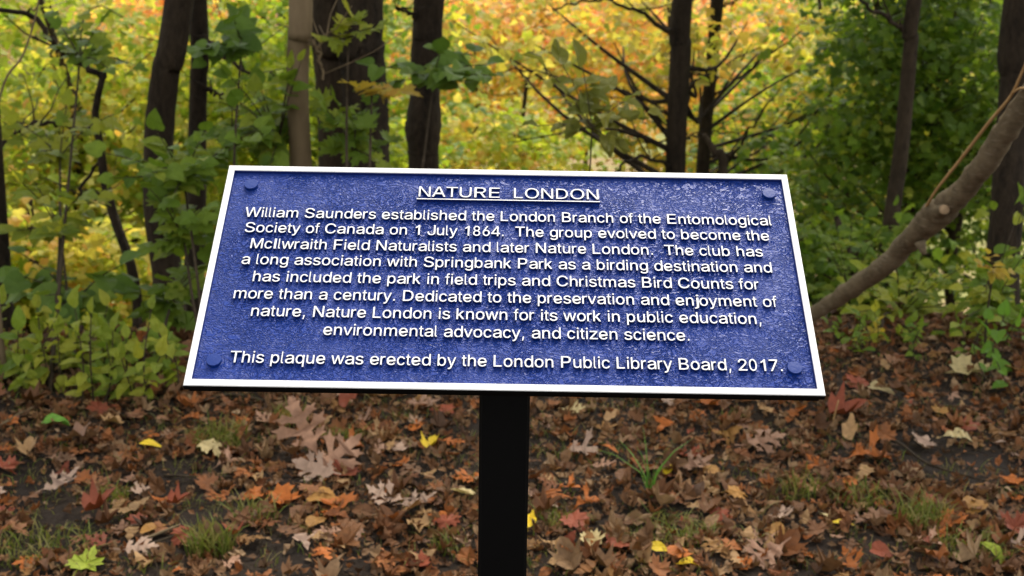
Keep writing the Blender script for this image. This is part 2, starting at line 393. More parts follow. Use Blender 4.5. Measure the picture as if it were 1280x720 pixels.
# ------------------------------------------------------------------ the sign
GLYPHS = {
    ',': [[38,-119,68,71,137,71,84,-119]],
    '.': [[95,-4,63,9,50,41,63,73,95,87,128,73,141,41,128,9]],
    '0': [[227,-7,174,1,130,24,95,62,69,113,48,254,69,395,95,447,130,484,174,508,227,516,279,508,323,484,358,447,384,395,405,254,384,113,359,62,323,24,279,1],[227,50,261,56,290,74,330,144,344,254,330,365,290,435,261,453,227,460,192,453,163,435,123,365,109,254,123,144,163,74,192,56]],
    '1': [[276,511,236,511,190,455,110,400,110,345,170,372,214,405,214,0,276,0]],
    '2': [[64,0,64,47,234,229,282,282,311,327,320,371,308,419,273,449,224,460,172,447,139,413,127,362,66,362,71,405,86,442,143,496,225,516,306,497,361,445,381,372,371,318,336,259,267,180,153,60,153,57,389,57,389,0]],
    '4': [[40,105,40,158,270,509,343,509,343,163,413,163,413,105,343,105,343,0,282,0,282,105],[109,163,282,163,282,430]],
    '6': [[226,-7,182,-1,142,15,109,40,84,74,64,162,80,239,137,340,252,509,322,509,151,261,145,261,165,288,196,307,235,314,316,295,346,271,370,240,389,157,384,112,368,73,310,14,271,-2],[226,48,279,63,314,101,327,157,314,213,279,251,226,265,174,252,138,214,125,158,138,102,174,63]],
    '7': [[97,0,323,452,62,452,62,509,391,509,391,449,165,0]],
    '8': [[226,-7,136,11,74,62,57,96,52,135,65,195,101,241,153,265,119,282,93,308,76,342,70,380,75,417,90,450,146,498,226,516,306,498,361,450,377,417,382,380,376,342,359,308,333,282,300,267,351,241,387,195,401,135,395,96,378,62,317,11],[226,49,285,60,323,91,337,139,322,189,283,223,226,235,169,223,130,189,115,139,129,91,167,60],[226,290,274,300,307,330,319,376,308,420,275,449,226,460,177,449,145,420,133,376,145,330,178,300]],
    'A': [[16,0,201,509,276,509,463,0,395,0,287,302,264,372,232,478,245,478,213,371,191,302,85,0],[110,142,110,199,370,199,370,142]],
    'B': [[60,0,60,509,241,509,329,491,359,469,381,442,398,374,387,320,356,286,315,267,315,262,363,245,402,203,418,136,400,67,377,39,344,18,247,0],[125,57,245,57,296,63,330,80,349,105,355,137,342,184,306,218,248,231,125,231],[125,285,238,285,288,296,323,326,336,372,330,403,313,429,283,446,240,452,125,452]],
    'C': [[267,-7,205,1,150,25,104,63,70,115,48,179,40,254,48,329,70,393,104,445,150,484,205,508,267,516,340,504,402,471,448,418,473,348,408,348,389,395,357,428,315,449,267,456,223,450,184,432,150,403,125,364,103,254,125,145,151,105,184,76,223,59,267,53,315,60,357,81,389,114,408,160,473,160,448,91,402,38,341,5]],
    'D': [[60,0,60,509,225,509,294,501,353,478,399,441,433,391,455,329,462,255,455,181,433,119,398,68,351,31,291,8,219,0],[125,57,215,57,272,63,318,81,354,110,379,149,399,255,379,361,354,399,320,428,275,446,221,452,125,452]],
    'E': [[60,0,60,509,372,509,372,452,125,452,125,286,355,286,355,229,125,229,125,57,375,57,375,0]],
    'F': [[60,0,60,509,369,509,369,452,125,452,125,278,346,278,346,221,125,221,125,0]],
    'I': [[60,0,60,509,125,509,125,0]],
    'J': [[185,-7,124,3,75,33,44,81,33,145,33,173,98,173,98,145,104,104,122,74,149,56,185,50,220,56,248,74,266,104,272,145,272,509,336,509,336,145,326,81,294,33,246,3]],
    'L': [[60,0,60,509,125,509,125,57,361,57,361,0]],
    'M': [[60,0,60,509,152,509,277,187,287,159,299,123,311,84,322,49,307,49,318,83,330,121,342,158,352,187,476,509,568,509,568,0,504,0,504,291,504,327,505,369,506,413,507,457,513,457,498,409,482,363,467,322,456,291,342,0,286,0,170,291,159,321,145,361,129,408,112,457,119,457,120,416,121,372,122,328,122,291,122,0]],
    'N': [[60,0,60,509,136,509,343,183,363,151,388,107,414,55,405,54,401,108,399,157,399,195,399,509,463,509,463,0,387,0,202,290,177,331,148,381,108,452,119,454,122,384,124,328,125,291,125,0]],
    'O': [[267,-7,205,1,150,25,105,63,70,115,48,179,40,254,48,329,70,393,105,445,150,484,205,508,267,516,329,508,384,484,429,445,464,393,486,329,493,254,486,179,464,115,429,63,384,25,329,1],[267,53,310,59,349,76,383,105,408,144,430,254,408,365,383,404,349,433,310,450,267,456,223,450,184,433,151,404,125,364,103,254,125,144,151,105,184,76,223,59]],
    'P': [[60,0,60,509,235,509,300,501,350,478,382,438,394,360,382,288,350,240,300,212,235,203,125,203,125,0],[125,260,230,260,290,270,320,302,330,358,320,410,290,442,230,452,125,452]],
    'R': [[60,0,60,509,235,509,300,501,350,478,382,438,394,365,370,290,330,250,285,232,400,0,325,0,218,222,125,222,125,0],[125,278,230,278,290,285,320,315,330,365,320,412,290,443,230,452,125,452]],
    'S': [[224,-9,128,9,91,31,64,60,46,96,38,137,104,137,123,88,166,59,224,49,286,60,329,92,346,139,332,179,296,205,245,222,184,239,128,260,86,289,60,326,52,372,58,413,75,448,138,498,227,516,316,498,377,449,394,415,401,378,337,378,326,412,302,437,267,453,225,459,167,448,129,418,115,376,119,352,131,334,169,308,212,293,264,279,312,264,359,238,395,198,408,139,403,99,386,64,360,34,323,11]],
    'T': [[32,452,32,509,417,509,417,452,257,452,257,0,193,0,193,452]],
    'U': [[259,-8,203,-2,154,15,114,43,85,80,66,124,60,173,60,509,124,509,124,178,141,113,187,68,259,52,331,68,377,113,393,178,393,509,457,509,457,173,451,124,433,80,403,43,363,15,315,-2]],
    'W': [[155,0,16,509,82,509,163,196,175,145,187,94,197,40,189,40,200,94,211,145,224,196,306,509,380,509,462,196,474,145,486,94,497,40,488,40,499,94,510,145,523,196,603,509,670,509,530,0,455,0,368,323,351,391,336,475,350,475,335,395,318,323,230,0]],
    'a': [[160,-9,94,5,48,45,30,108,43,161,78,193,125,211,178,220,234,227,265,235,273,243,276,255,267,297,240,322,196,331,149,322,118,301,100,274,41,291,79,346,133,375,194,384,239,379,286,360,322,320,337,251,337,0,277,0,277,52,272,52,252,25,215,1],[170,45,228,59,263,93,276,138,276,190,259,182,231,176,200,171,175,168,134,159,103,139,92,105,102,72,130,52]],
    'b': [[229,-8,172,4,138,31,118,59,112,59,112,0,53,0,53,509,114,509,114,319,118,319,137,346,171,373,229,384,274,378,313,361,345,332,370,293,390,189,370,84,346,45,313,16,274,-2],[220,47,253,51,279,66,316,117,328,189,316,261,280,311,253,325,220,330,188,325,161,312,125,263,113,189,125,115,162,65,188,51]],
    'c': [[207,-8,159,-2,117,16,82,46,56,85,34,187,56,291,82,330,117,360,159,378,207,384,260,377,305,356,340,322,362,277,303,262,290,289,270,311,242,325,207,330,173,325,145,310,108,258,96,187,108,117,145,66,173,51,207,46,243,52,271,66,292,89,304,117,363,102,341,56,306,21,261,-1]],
    'd': [[195,-8,151,-2,111,16,79,45,55,84,34,189,55,293,79,332,112,361,151,378,196,384,253,373,287,346,306,319,311,319,311,509,372,509,372,0,313,0,313,59,307,59,287,31,252,4],[205,47,236,51,263,65,299,115,312,189,300,263,263,312,237,325,205,330,172,325,145,311,108,261,96,189,109,117,145,66,172,51]],
    'e': [[212,-8,161,-2,117,16,82,46,56,85,34,187,55,290,81,329,115,359,157,378,205,384,266,374,319,341,357,282,371,194,371,169,75,169,75,221,338,221,310,202,298,269,263,314,205,330,146,313,109,270,96,211,96,178,110,106,151,61,212,46,254,53,285,73,306,105,365,91,335,39,283,4]],
    'f': [[228,379,228,327,6,327,6,379],[81,0,81,432,96,486,135,519,187,530,222,527,243,521,227,468,215,472,195,474,171,470,154,460,142,419,142,0]],
    'g': [[207,-151,134,-140,82,-110,51,-69,101,-41,122,-66,154,-88,207,-97,249,-92,282,-75,304,-47,311,-6,311,68,306,68,287,41,252,16,195,5,152,10,113,27,80,53,55,90,34,191,55,293,80,332,112,361,152,378,196,384,253,373,288,346,308,319,313,319,313,379,372,379,372,-9,367,-54,350,-90,324,-117,291,-136],[205,59,264,75,300,121,312,193,300,264,264,312,237,325,205,330,172,325,145,312,109,262,96,193,109,123,145,76]],
    'h': [[114,227,114,0,53,0,53,509,114,509,114,287,102,287,124,332,152,362,187,379,227,384,295,369,321,349,341,321,357,240,357,0,296,0,296,235,290,275,273,304,246,323,210,329,161,317,126,283]],
    'i': [[53,0,53,379,114,379,114,0],[84,443,54,455,41,483,54,512,84,524,114,512,126,483,114,455]],
    'j': [[53,379,114,379,114,-30,102,-90,65,-129,4,-143,-10,-143,-10,-87,2,-87,25,-83,40,-72,53,-29],[83,443,53,455,41,483,53,512,83,524,114,512,126,483,114,455]],
    'k': [[52,0,52,509,113,509,113,217,258,381,334,381,195,228,345,0,272,0,152,184,113,143,113,0]],
    'l': [[139,-2,101,3,74,20,58,47,53,84,53,509,114,509,114,99,120,62,130,54,146,52,160,53,170,54,181,3,162,-1]],
    'm': [[53,0,53,379,112,379,112,295,108,295,132,346,172,376,219,386,257,380,287,361,309,331,321,295,312,295,337,343,381,375,437,386,497,372,541,328,557,255,557,0,496,0,496,254,490,289,473,313,447,326,419,330,374,320,345,290,335,247,335,0,274,0,274,260,269,288,253,311,229,326,199,330,158,320,126,289,114,238,114,0]],
    'n': [[114,227,114,0,53,0,53,379,112,379,112,287,102,287,124,332,152,362,187,379,227,384,295,369,341,321,357,240,357,0,296,0,296,235,290,275,273,304,246,323,210,329,161,317,126,283]],
    'o': [[207,-8,159,-2,117,16,82,46,56,85,34,187,56,291,82,330,117,360,159,378,207,384,256,378,299,360,333,330,359,291,381,187,359,85,333,46,299,16,256,-2],[207,46,242,51,270,66,307,117,319,187,307,258,270,310,242,325,207,330,173,325,145,310,108,258,96,187,108,117,145,66,173,51]],
    'p': [[53,-143,53,379,112,379,112,319,118,319,137,346,171,373,229,384,274,378,313,361,345,332,370,293,390,189,370,84,346,45,313,16,274,-2,229,-8,173,4,138,31,118,59,114,59,114,-143],[220,47,253,51,279,66,316,117,328,189,316,261,280,311,253,325,220,330,188,325,161,312,125,263,113,189,125,115,162,65,188,51]],
    'q': [[372,-143,311,-143,311,59,306,59,287,31,252,4,195,-8,151,-2,111,16,79,45,55,84,34,189,55,293,79,332,112,361,151,378,196,384,253,373,287,346,307,319,313,319,313,379,372,379],[205,47,236,51,263,65,299,115,312,189,300,263,263,312,237,325,205,330,172,325,145,311,108,261,96,189,109,117,145,66,172,51]],
    'r': [[53,0,53,379,112,379,112,321,115,321,130,347,152,367,213,385,229,384,243,384,243,322,230,324,207,326,159,315,126,284,114,237,114,0]],
    's': [[182,-8,112,3,62,38,36,94,94,107,105,79,124,60,181,45,217,50,244,62,262,81,268,103,265,121,254,136,212,155,149,170,104,186,72,208,53,237,47,274,51,305,65,332,115,370,187,384,254,372,299,339,324,290,268,277,243,316,219,328,187,333,131,317,114,299,109,277,112,258,124,243,172,223,229,209,275,194,306,171,325,142,331,107,326,75,312,47,260,6]],
    't': [[204,379,204,327,6,327,6,379],[65,471,126,471,126,98,136,61,150,53,170,50,185,51,202,54,213,2,192,-3,168,-4,125,2,92,21,72,52,65,93]],
    'u': [[182,-5,115,11,89,31,69,59,53,139,53,379,114,379,114,144,119,105,137,75,164,56,200,50,249,62,283,97,296,153,296,379,357,379,357,0,298,0,298,92,307,92,286,47,257,17,222,0]],
    'v': [[163,0,17,379,84,379,165,155,187,87,206,21,184,21,203,87,224,155,305,379,371,379,226,0]],
    'w': [[138,0,23,379,87,379,133,214,154,137,175,41,165,41,186,135,206,214,252,379,316,379,362,214,382,136,402,41,391,41,413,135,434,214,480,379,545,379,429,0,368,0,319,172,305,225,291,280,277,338,291,338,277,280,263,225,248,172,199,0]],
    'y': [[47,-139,61,-86,71,-87,104,-89,130,-74,151,-36,163,-1,17,379,84,379,165,155,187,87,206,21,184,21,202,87,224,155,305,379,371,379,204,-58,177,-107,139,-136,91,-145,65,-143]],
    'z': [[42,0,42,46,254,320,254,323,48,323,48,379,333,379,333,331,126,60,126,56,339,56,339,0]],
}
ADV = dict(zip('abcdefghijklmnopqrstuvwxyz', [556,556,500,556,556,278,556,556,222,222,500,222,833,556,556,556,556,333,500,278,556,500,722,500,500,500]))
ADV.update({' ': 278, '.': 278, ',': 278, 'T': 611, 'L': 556, 'P': 667, 'B': 667, 'W': 944, 'S': 667, 'E': 667, 'C': 722, 'F': 611, 'N': 722, 'M': 833, 'I': 278, 'D': 722, 'J': 500, 'U': 722, 'A': 667, 'R': 722, 'O': 778, 'G': 778})
SB = dict(v=.01, w=.005, x=.01, y=.01, f=.012, t=.018, r=.04, k=.035, i=.058, l=.052, j=-.02, s=.035, c=.035, z=.03, A=.0, T=.02, W=.01, I=.078, L=.06, J=.02)
SB.update({'.': .09, ',': .085, '1': .15, '4': .025, 'a': .045, 'e': .04, 'o': .038, 'd': .045, 'g': .045, 'q': .045, 'b': .055, 'p': .055, '7': .05, '2': .04, 'O': .045, 'C': .045, 'S': .045})
TRACK = .0
def build_sign():
    W, H = .61, .2932
    rel = Matrix.Translation((-.0055, .0162, -1.3071)) @ (Matrix.Rotation(-.0163, 4, 'Z') @ Matrix.Rotation(.0038, 4, 'Y') @ Matrix.Rotation(-.6873, 4, 'X'))
    M = CM @ rel                       # plaque frame: x right, y up the face, z outward
    Mi = M.inverted()
    c = M.translation
    base = Vector((c.x, c.y + .005, 0)); base.z = float(hgt(base.x, base.y))
    root = thing('information_plaque', 'blue raised-letter plaque with white border titled NATURE LONDON on a square black post', 'plaque', base)
    def part(name, me_or_mb, mat=None, parent=root, smooth=False, loc=None):
        o = me_or_mb.build(name, mat, None, smooth) if isinstance(me_or_mb, MB) else link(name, me_or_mb)
        o.parent = root
        o.matrix_basis = Matrix.Translation(-base) @ M @ (Matrix.Translation(loc) if loc is not None else Matrix())
        return o
    def sub(o, p):
        # o currently sits in the sign's frame; re-parent under p (same frame)
        mb = o.matrix_basis.copy(); o.parent = p; o.matrix_basis = p.matrix_basis.inverted() @ mb
    def plane(px, py):
        d = Mi.to_3x3() @ ray(px, py); o_ = Mi @ Vector((0, 0, CAM_H))
        t = -o_.z / d.z
        return o_ + d * t
    # border: bevelled picture frame, face at z=0
    inn = [plane(293.3, 212.7), plane(976.2, 224), plane(1022.4, 485.8), plane(238.9, 472.9)]
    ix = (abs(inn[0].x) + abs(inn[1].x) + abs(inn[2].x) + abs(inn[3].x)) / 4
    iy0 = -(abs(inn[2].y) + abs(inn[3].y)) / 2; iy1 = (inn[0].y + inn[1].y) / 2
    hw, hh, b = W / 2, H / 2, .0007
    rings = [(-hw + .0005, hw - .0005, -hh + .0005, hh - .0005, -.0075), (-hw, hw, -hh, hh, -.0070), (-hw, hw, -hh, hh, -b), (-hw + b, hw - b, -hh + b, hh - b, 0),
             (-ix - b, ix + b, iy0 - b, iy1 + b, 0), (-ix, ix, iy0, iy1, -b), (-ix + .0008, ix - .0008, iy0 + .0008, iy1 - .0008, -.0040)]
    V = []; F = []; fm = []
    for (x0, x1, y0, y1, z) in rings: V += [(x0, y0, z), (x1, y0, z), (x1, y1, z), (x0, y1, z)]
    for k in range(len(rings) - 1):
        for j in range(4):
            a, bb = k * 4 + j, k * 4 + (j + 1) % 4
            F += [(a, bb, bb + 4), (a, bb + 4, a + 4)]
            mi = 1 if k <= 1 else (0 if k in (2, 3) else (0 if k == 4 else 2))
            fm += [mi, mi]
    part('border', mesh_np('border', V, F, [WHITE, BLACK, BLUE_SIDE], fm))
    m = MB()
    m.box(-ix, ix, iy0, iy1, -.0072, -.0036)
    part('field', m, BLUE)
    m = MB(); m.box(-hw + .004, hw - .004, -hh + .003, hh - .003, -.0135, -.0080); part('backing_plate', m, BLACK)
    # bolts
    for (px, py) in ((313.8, 229.6), (961.5, 241), (267.1, 449.3), (993.8, 459)):
        q = plane(px, py)
        prof = [(.0073, -.0037), (.0073, -.0003), (.0069, .0001), (.003, .0002)]
        V = []; F = []; n = 28
        for (r, z) in prof: V += [(r * math.cos(2 * math.pi * k / n), r * math.sin(2 * math.pi * k / n), z) for k in range(n)]
        V.append((0, 0, .0002))
        for k in range(len(prof) - 1):
            for j in range(n):
                a, b2 = k * n + j, k * n + (j + 1) % n
                F += [(a, b2, b2 + n), (a, b2 + n, a + n)]
        e = (len(prof) - 1) * n
        F += [(e + j, e + (j + 1) % n, len(V) - 1) for j in range(n)]
        part('bolt', mesh_np('bolt', V, F, BLUE_BOLT), loc=Vector((q.x, q.y, 0)))
    # raised lettering, set from outline glyphs on sans-serif advance widths
    def text_mesh(body, offset):
        cu = bpy.data.curves.new('lettering', 'CURVE')
        cu.dimensions = '2D'; cu.fill_mode = 'BOTH'
        x = 0.0
        for ch in body:
            adv = ADV.get(ch, 556) / 1000 * (1 + TRACK)
            if ch in GLYPHS:
                cts = GLYPHS[ch]
                xs = [v for ct in cts for v in ct[0::2]]
                g0, g1 = min(xs), max(xs)
                lsb = SB.get(ch, .07)
                wd = ADV.get(ch, 556) / 1000 - 2 * lsb
                for ct in cts:
                    sp = cu.splines.new('POLY'); n = len(ct) // 2
                    sp.points.add(n - 1); sp.use_cyclic_u = True
                    for i in range(n):
                        sp.points[i].co = (x + lsb + (ct[2 * i] - g0) / (g1 - g0) * wd, ct[2 * i + 1] / 711, 0, 1)
            x += adv
        cu.extrude = .055; cu.offset = offset
        cu.bevel_depth = .007; cu.bevel_resolution = 0
        o = bpy.data.objects.new('lettering', cu); C.objects.link(o)
        dg = bpy.context.evaluated_depsgraph_get()
        me = bpy.data.meshes.new_from_object(o.evaluated_get(dg))
        bpy.data.objects.remove(o); bpy.data.curves.remove(cu)
        n = len(me.vertices); co = np.empty(n * 3, np.float32); me.vertices.foreach_get('co', co)
        me.calc_loop_triangles()
        T = np.empty(len(me.loop_triangles) * 3, np.int32); me.loop_triangles.foreach_get('vertices', T)
        bpy.data.meshes.remove(me)
        return co.reshape(-1, 3).astype(float), T.reshape(-1, 3)
    Vr, _ = text_mesh('E', .0)
    CAP = Vr[:, 1].max()
    def fit(body, L, Rr, capm, offset):
        V, T = text_mesh(body, offset)
        a, bq = plane(*L), plane(*Rr)
        sx = (bq.x - a.x) / (V[:, 0].max() - V[:, 0].min())
        sy = capm / CAP
        x0 = V[:, 0].min()
        out = np.empty_like(V)
        out[:, 0] = a.x + (V[:, 0] - x0) * sx
        out[:, 1] = (a.y + bq.y) / 2 + V[:, 1] * sy
        zt = V[:, 2].max(); zb = V[:, 2].min()
        out[:, 2] = -.0040 + (V[:, 2] - zb) / (zt - zb) * .0034
        # face normals -> material
        e1 = out[T[:, 1]] - out[T[:, 0]]; e2 = out[T[:, 2]] - out[T[:, 0]]
        nn = np.cross(e1, e2); nn /= np.linalg.norm(nn, axis=1)[:, None] + 1e-12
        keep = ~((nn[:, 2] < -.5))
        T = T[keep]; nn = nn[keep]
        fm = np.where(out[T][:, :, 2].min(axis=1) > -.0014, 0, 1)
        return out, T, fm
    CAPM = .0139
    lines = [
        ('William Saunders established the London Branch of the Entomological', (305.1, 270.4), (965, 280.9)),
        ('Society of Canada on 1 July 1864.  The group evolved to become the', (305.1, 289.3), (962.2, 300.1)),
        ('McIlwraith Field Naturalists and later Nature London.  The club has', (312.2, 310), (954.4, 319.6)),
        ('a long association with Springbank Park as a birding destination and', (301.1, 329.3), (965.7, 340)),
        ('has included the park in field trips and Christmas Bird Counts for', (315.1, 351.6), (949.3, 360.4)),
        ('more than a century. Dedicated to the preservation and enjoyment of', (291.1, 372.7), (972, 382.4)),
        ('nature, Nature London is known for its work in public education,', (312.9, 394.9), (952.1, 403.7)),
        ('environmental advocacy, and citizen science.', (403.3, 418.2), (862.3, 425.1)),
        ('This plaque was erected by the London Public Library Board, 2017.', (286, 452.7), (979, 463)),
    ]
    for body, L, Rr in lines:
        V, T, fm = fit(body, L, Rr, CAPM, -.004)
        o = part('text_line', mesh_np('text_line', V, T, [WHITE, BLUE_SIDE], fm))
        o['label'] = 'raised white line of text reading ' + ' '.join(body.split())
    # title, letter by letter, and its underline
    V, T, fm = fit('NATURE  LONDON', (523, 245.6), (748.4, 248.2), .0152, -.010)
    parent = np.arange(len(V))
    key = {}
    for i, v in enumerate(np.round(V[:, :2] * 1e5).astype(int)): key.setdefault(tuple(v), i)
    def find(i):
        while parent[i] != i: parent[i] = parent[parent[i]]; i = parent[i]
        return i
    for a, b2, c2 in T:
        ra, rb, rc = find(a), find(b2), find(c2)
        parent[rb] = ra; parent[find(rc)] = ra
    roots = np.array([find(i) for i in range(len(V))])
    spans = []
    for r in set(roots[T[:, 0]]):
        xs = V[roots == r, 0]; spans.append([xs.min(), xs.max(), {r}])
    spans.sort(key=lambda s: s[0])
    merged = []
    for s in spans:
        if merged and s[0] < merged[-1][1] - .002: merged[-1][1] = max(merged[-1][1], s[1]); merged[-1][2] |= s[2]
        else: merged.append(s)
    p0, p1 = plane(520.9, 247.8), plane(750, 251.8)
    yu = (p0.y + p1.y) / 2 - .0004
    m = MB(); m.box(p0.x, p1.x, yu - .0006, yu + .0006, -.0040, 0)
    o = m.build('underline', [WHITE, BLUE_SIDE], None, False)
    for p in o.data.polygons: p.material_index = 0 if p.normal.z > .9 else 1
    title = part('title_line', o.data); bpy.data.objects.remove(o)
    title['label'] = 'raised white title reading NATURE LONDON with its underline'
    for s in merged:
        sel = np.isin(roots[T[:, 0]], list(s[2]))
        used, inv = np.unique(T[sel], return_inverse=True)
        o = link('letter', mesh_np('letter', V[used], inv.reshape(-1, 3), [WHITE, BLUE_SIDE], fm[sel]))
        o.parent = title
    # post, with its tilted head plate
    m = MB()
    w = .0262
    top = c.z - .008
    b_ = .003
    prof = [(-w + b_, -w), (w - b_, -w), (w, -w + b_), (w, w - b_), (w - b_, w), (-w + b_, w), (-w, w - b_), (-w, -w + b_)]
    V = []
    nrm = M.to_3x3() @ Vector((0, 0, 1))
    for zz in (-.25, None):
        for (x, y) in prof:
            if zz is None:
                pt = c - nrm * .0137
                z = pt.z - (nrm.x * (base.x + x - pt.x) + nrm.y * (base.y + y - pt.y)) / nrm.z - base.z
            else: z = zz
            V.append((x, y, z))
    F = []
    for j in range(8):
        k = (j + 1) % 8
        F += [(j, k, k + 8), (j, k + 8, j + 8)]
    F += [(8, 8 + j, 9 + j) for j in range(1, 7)]
    link('post', mesh_np('post', V, F, BLACK), root)
build_sign()

# ------------------------------------------------------------------ leaf shapes (tip along +Y, stalk at origin, length 1)
def fan(outline, centre=(0, .42), curl=0.0, fold=0.0, bend=0.0, seed=0, stalk=.0):
    r_ = np.random.default_rng(seed)
    out = np.array(outline, float)
    pts = np.vstack([out, [centre]])
    z = fold * np.abs(pts[:, 0]) + curl * (pts[:, 0] ** 2) + bend * (pts[:, 1] - .3) ** 2 + r_.normal(0, .012 + abs(curl) * .03, len(pts))
    V = np.column_stack([pts, z])
    n = len(out)
    F = [(j, (j + 1) % n, n) for j in range(n)]
    if stalk:
        k = len(V)
        V = np.vstack([V, [(.014, -stalk, -.05), (-.002, -stalk, -.05)]])
        F.append((0, k, k + 1)); F.append((0, k + 1, n))
    return V, np.array(F)
def mirror(half):
    h = list(half)
    return [(x, y) for x, y in h] + [(-x, y) for x, y in reversed(h) if abs(x) > 1e-6]
MAPLE = mirror([(0, .02), (.16, -.04), (.20, .10), (.44, .14), (.36, .28), (.50, .46), (.40, .50), (.42, .66), (.24, .56), (.16, .62), (.20, .84), (.09, .82), (0, 1.0)])
MAPLE_LO = mirror([(0, .02), (.30, .02), (.46, .42), (.24, .46), (.18, .78), (0, 1.0)])
MAPLE_MID = mirror([(0, .02), (.2, 0), (.42, .16), (.34, .28), (.5, .5), (.26, .52), (.2, .8), (0, 1.0)])
OVATE = mirror([(0, 0), (.12, .06), (.23, .2), (.28, .38), (.24, .58), (.15, .78), (.06, .93), (0, 1.0)])
NARROW = mirror([(0, 0), (.09, .08), (.17, .28), (.18, .5), (.12, .75), (0, 1.0)])
HEART = mirror([(0, .08), (.16, 0), (.34, .08), (.42, .26), (.38, .5), (.26, .72), (.10, .9), (0, 1.0)])
KITE = mirror([(0, 0), (.28, .42), (0, 1.0)])
from mathutils.geometry import tessellate_polygon
def poly_leaf(out, seed, curl, bend, fold, twist):
    r_ = np.random.default_rng(seed)
    P = np.array(out, float)
    F = tessellate_polygon([[Vector((x, y, 0)) for x, y in P]])
    z = fold * np.abs(P[:, 0]) + curl * P[:, 0] ** 2 * 2 + bend * (P[:, 1] - .45) ** 2 + twist * P[:, 0] * (P[:, 1] - .4)
    F = [tuple(f) for f in F]
    keep = set(F[0]); grown = True
    while grown:
        grown = False
        for f in F:
            if keep & set(f) and not set(f) <= keep: keep |= set(f); grown = True
    F = [f for f in F if f[0] in keep]
    idx = {v: i for i, v in enumerate(sorted(keep))}
    if len(keep) > len(P) * .6:
        F = [tuple(idx[v] for v in f) for f in F]; P = P[sorted(keep)]; z = z[sorted(keep)]
    z = z + .025 * np.sin(P[:, 1] * 13 + seed) + r_.normal(0, .018, len(P))
    return np.column_stack([P, z]), np.array(F)
def oak(seed, curl=.0, bend=.0, fold=0.1, lobes=4, width=.40, deep=.75, twist=0., blunt=False):
    """finger-lobed leaf: lobes reach out and forward from a narrow body, each with small teeth"""
    r_ = np.random.default_rng(seed)
    body = .035 + .30 * (1 - deep) * width / .4
    half = []
    for sgn in (1, -1):
        h = [(.012, -.12), (.014, .05), (.03 + body * .3, .12)]
        n = lobes - 1 if sgn > 0 else lobes - 1
        for i in range(n):
            y0 = .17 + .62 * (i + r_.uniform(-.08, .08)) / n
            L = width * (.62, 1.0, .85, .6, .4)[min(i + (0 if n > 2 else 0), 4)] * r_.uniform(.85, 1.12)
            fw = L * r_.uniform(.35, .65)
            w = .075 if not blunt else .10
            if blunt:
                h += [(body, y0), (L * .7, y0 + fw * .35), (L * .98, y0 + fw * .6), (L, y0 + fw + .03), (L * .8, y0 + fw + w), (body * 1.1, y0 + w * 1.5)]
            else:
                h += [(body, y0), (L * .55, y0 + fw * .30), (L * .78, y0 + fw * .45), (L * .96, y0 + fw * .52), (L * .86, y0 + fw * .8), (L * 1.04, y0 + fw + .05), (L * .74, y0 + fw * .85 + w * .55), (L * .62, y0 + fw * .9 + w), (L * .5, y0 + fw * .55 + w), (body * 1.05, y0 + w * 1.35)]
        h += [(body * 1.0, .80), (width * .3, .88), (width * .16, .90), (.05, .95)]
        half.append(h)
    out = half[0] + [(0, 1.02)] + [(-x, y) for x, y in reversed(half[1])]
    return poly_leaf(out, seed, curl, bend, fold, twist)
def norm_leaf(VF, w=1.0):
    V, F = VF; V = V.copy(); V[:, 0] *= w
    return V, F
SH = {
    'maple': [fan(MAPLE, curl=c, fold=f, bend=b, seed=s, stalk=.3) for s, (c, f, b) in enumerate([(.3, .1, -.3), (-.5, .15, .3), (.8, .1, .5), (-.4, .2, -.6)])],
    'maple_mid': [fan(MAPLE_MID, curl=c, fold=f, bend=b, seed=s + 9) for s, (c, f, b) in enumerate([(-.3, .1, -.3), (-.5, .2, -.4), (.3, .1, -.5)])],
    'maple_lo': [fan(MAPLE_LO, curl=c, fold=f, bend=b, seed=s + 19) for s, (c, f, b) in enumerate([(-.3, .1, -.3), (-.5, .2, -.4)])],
    'ovate': [fan(OVATE, curl=c, fold=f, bend=b, seed=s + 29, stalk=.12) for s, (c, f, b) in enumerate([(.6, .2, -.3), (1.2, .3, -.6), (-.4, .25, -.4), (1.5, .1, .3)])],
    'narrow': [fan(NARROW, curl=c, fold=f, bend=b, seed=s + 39, stalk=.1) for s, (c, f, b) in enumerate([(.6, .2, -.3), (.6, .4, -.6), (-.4, .25, -.5)])],
    'heart': [fan(HEART, curl=c, fold=f, bend=b, seed=s + 49, stalk=.25) for s, (c, f, b) in enumerate([(.2, .15, -.35), (-.3, .2, -.5), (.3, .25, -.2)])],
    'kite': [fan(KITE, curl=.2, fold=.2, bend=-.3, seed=59)],
    'oak': [oak(1, .2, .35, .15, 4, .36), oak(2, -.3, -.3, .25, 4, .40, .8), oak(3, .7, .5, .05, 5, .36, .75, .5), oak(4, .4, -.5, .3, 3, .42, .8, -.5), oak(5, -.6, .2, .3, 4, .42, .85, .3), oak(6, .1, .6, .1, 4, .38, .82, .6)],
    'white_oak': [oak(11, .2, .3, .1, 4, .26, .5, blunt=True), oak(12, .8, -.4, .2, 5, .26, .45, blunt=True), oak(13, -.5, .5, .2, 4, .28, .5, .4, blunt=True)],
    'curled': [oak(21, 2.0, .5, .2, 4, .30, .5, 1.2), oak(22, -1.8, .9, .4, 4, .32, .6, -1.), fan(OVATE, curl=3.2, fold=.2, bend=1.1, seed=70), fan(MAPLE_MID, curl=2.2, fold=.3, bend=1.2, seed=71)],
}
_mcache = {}
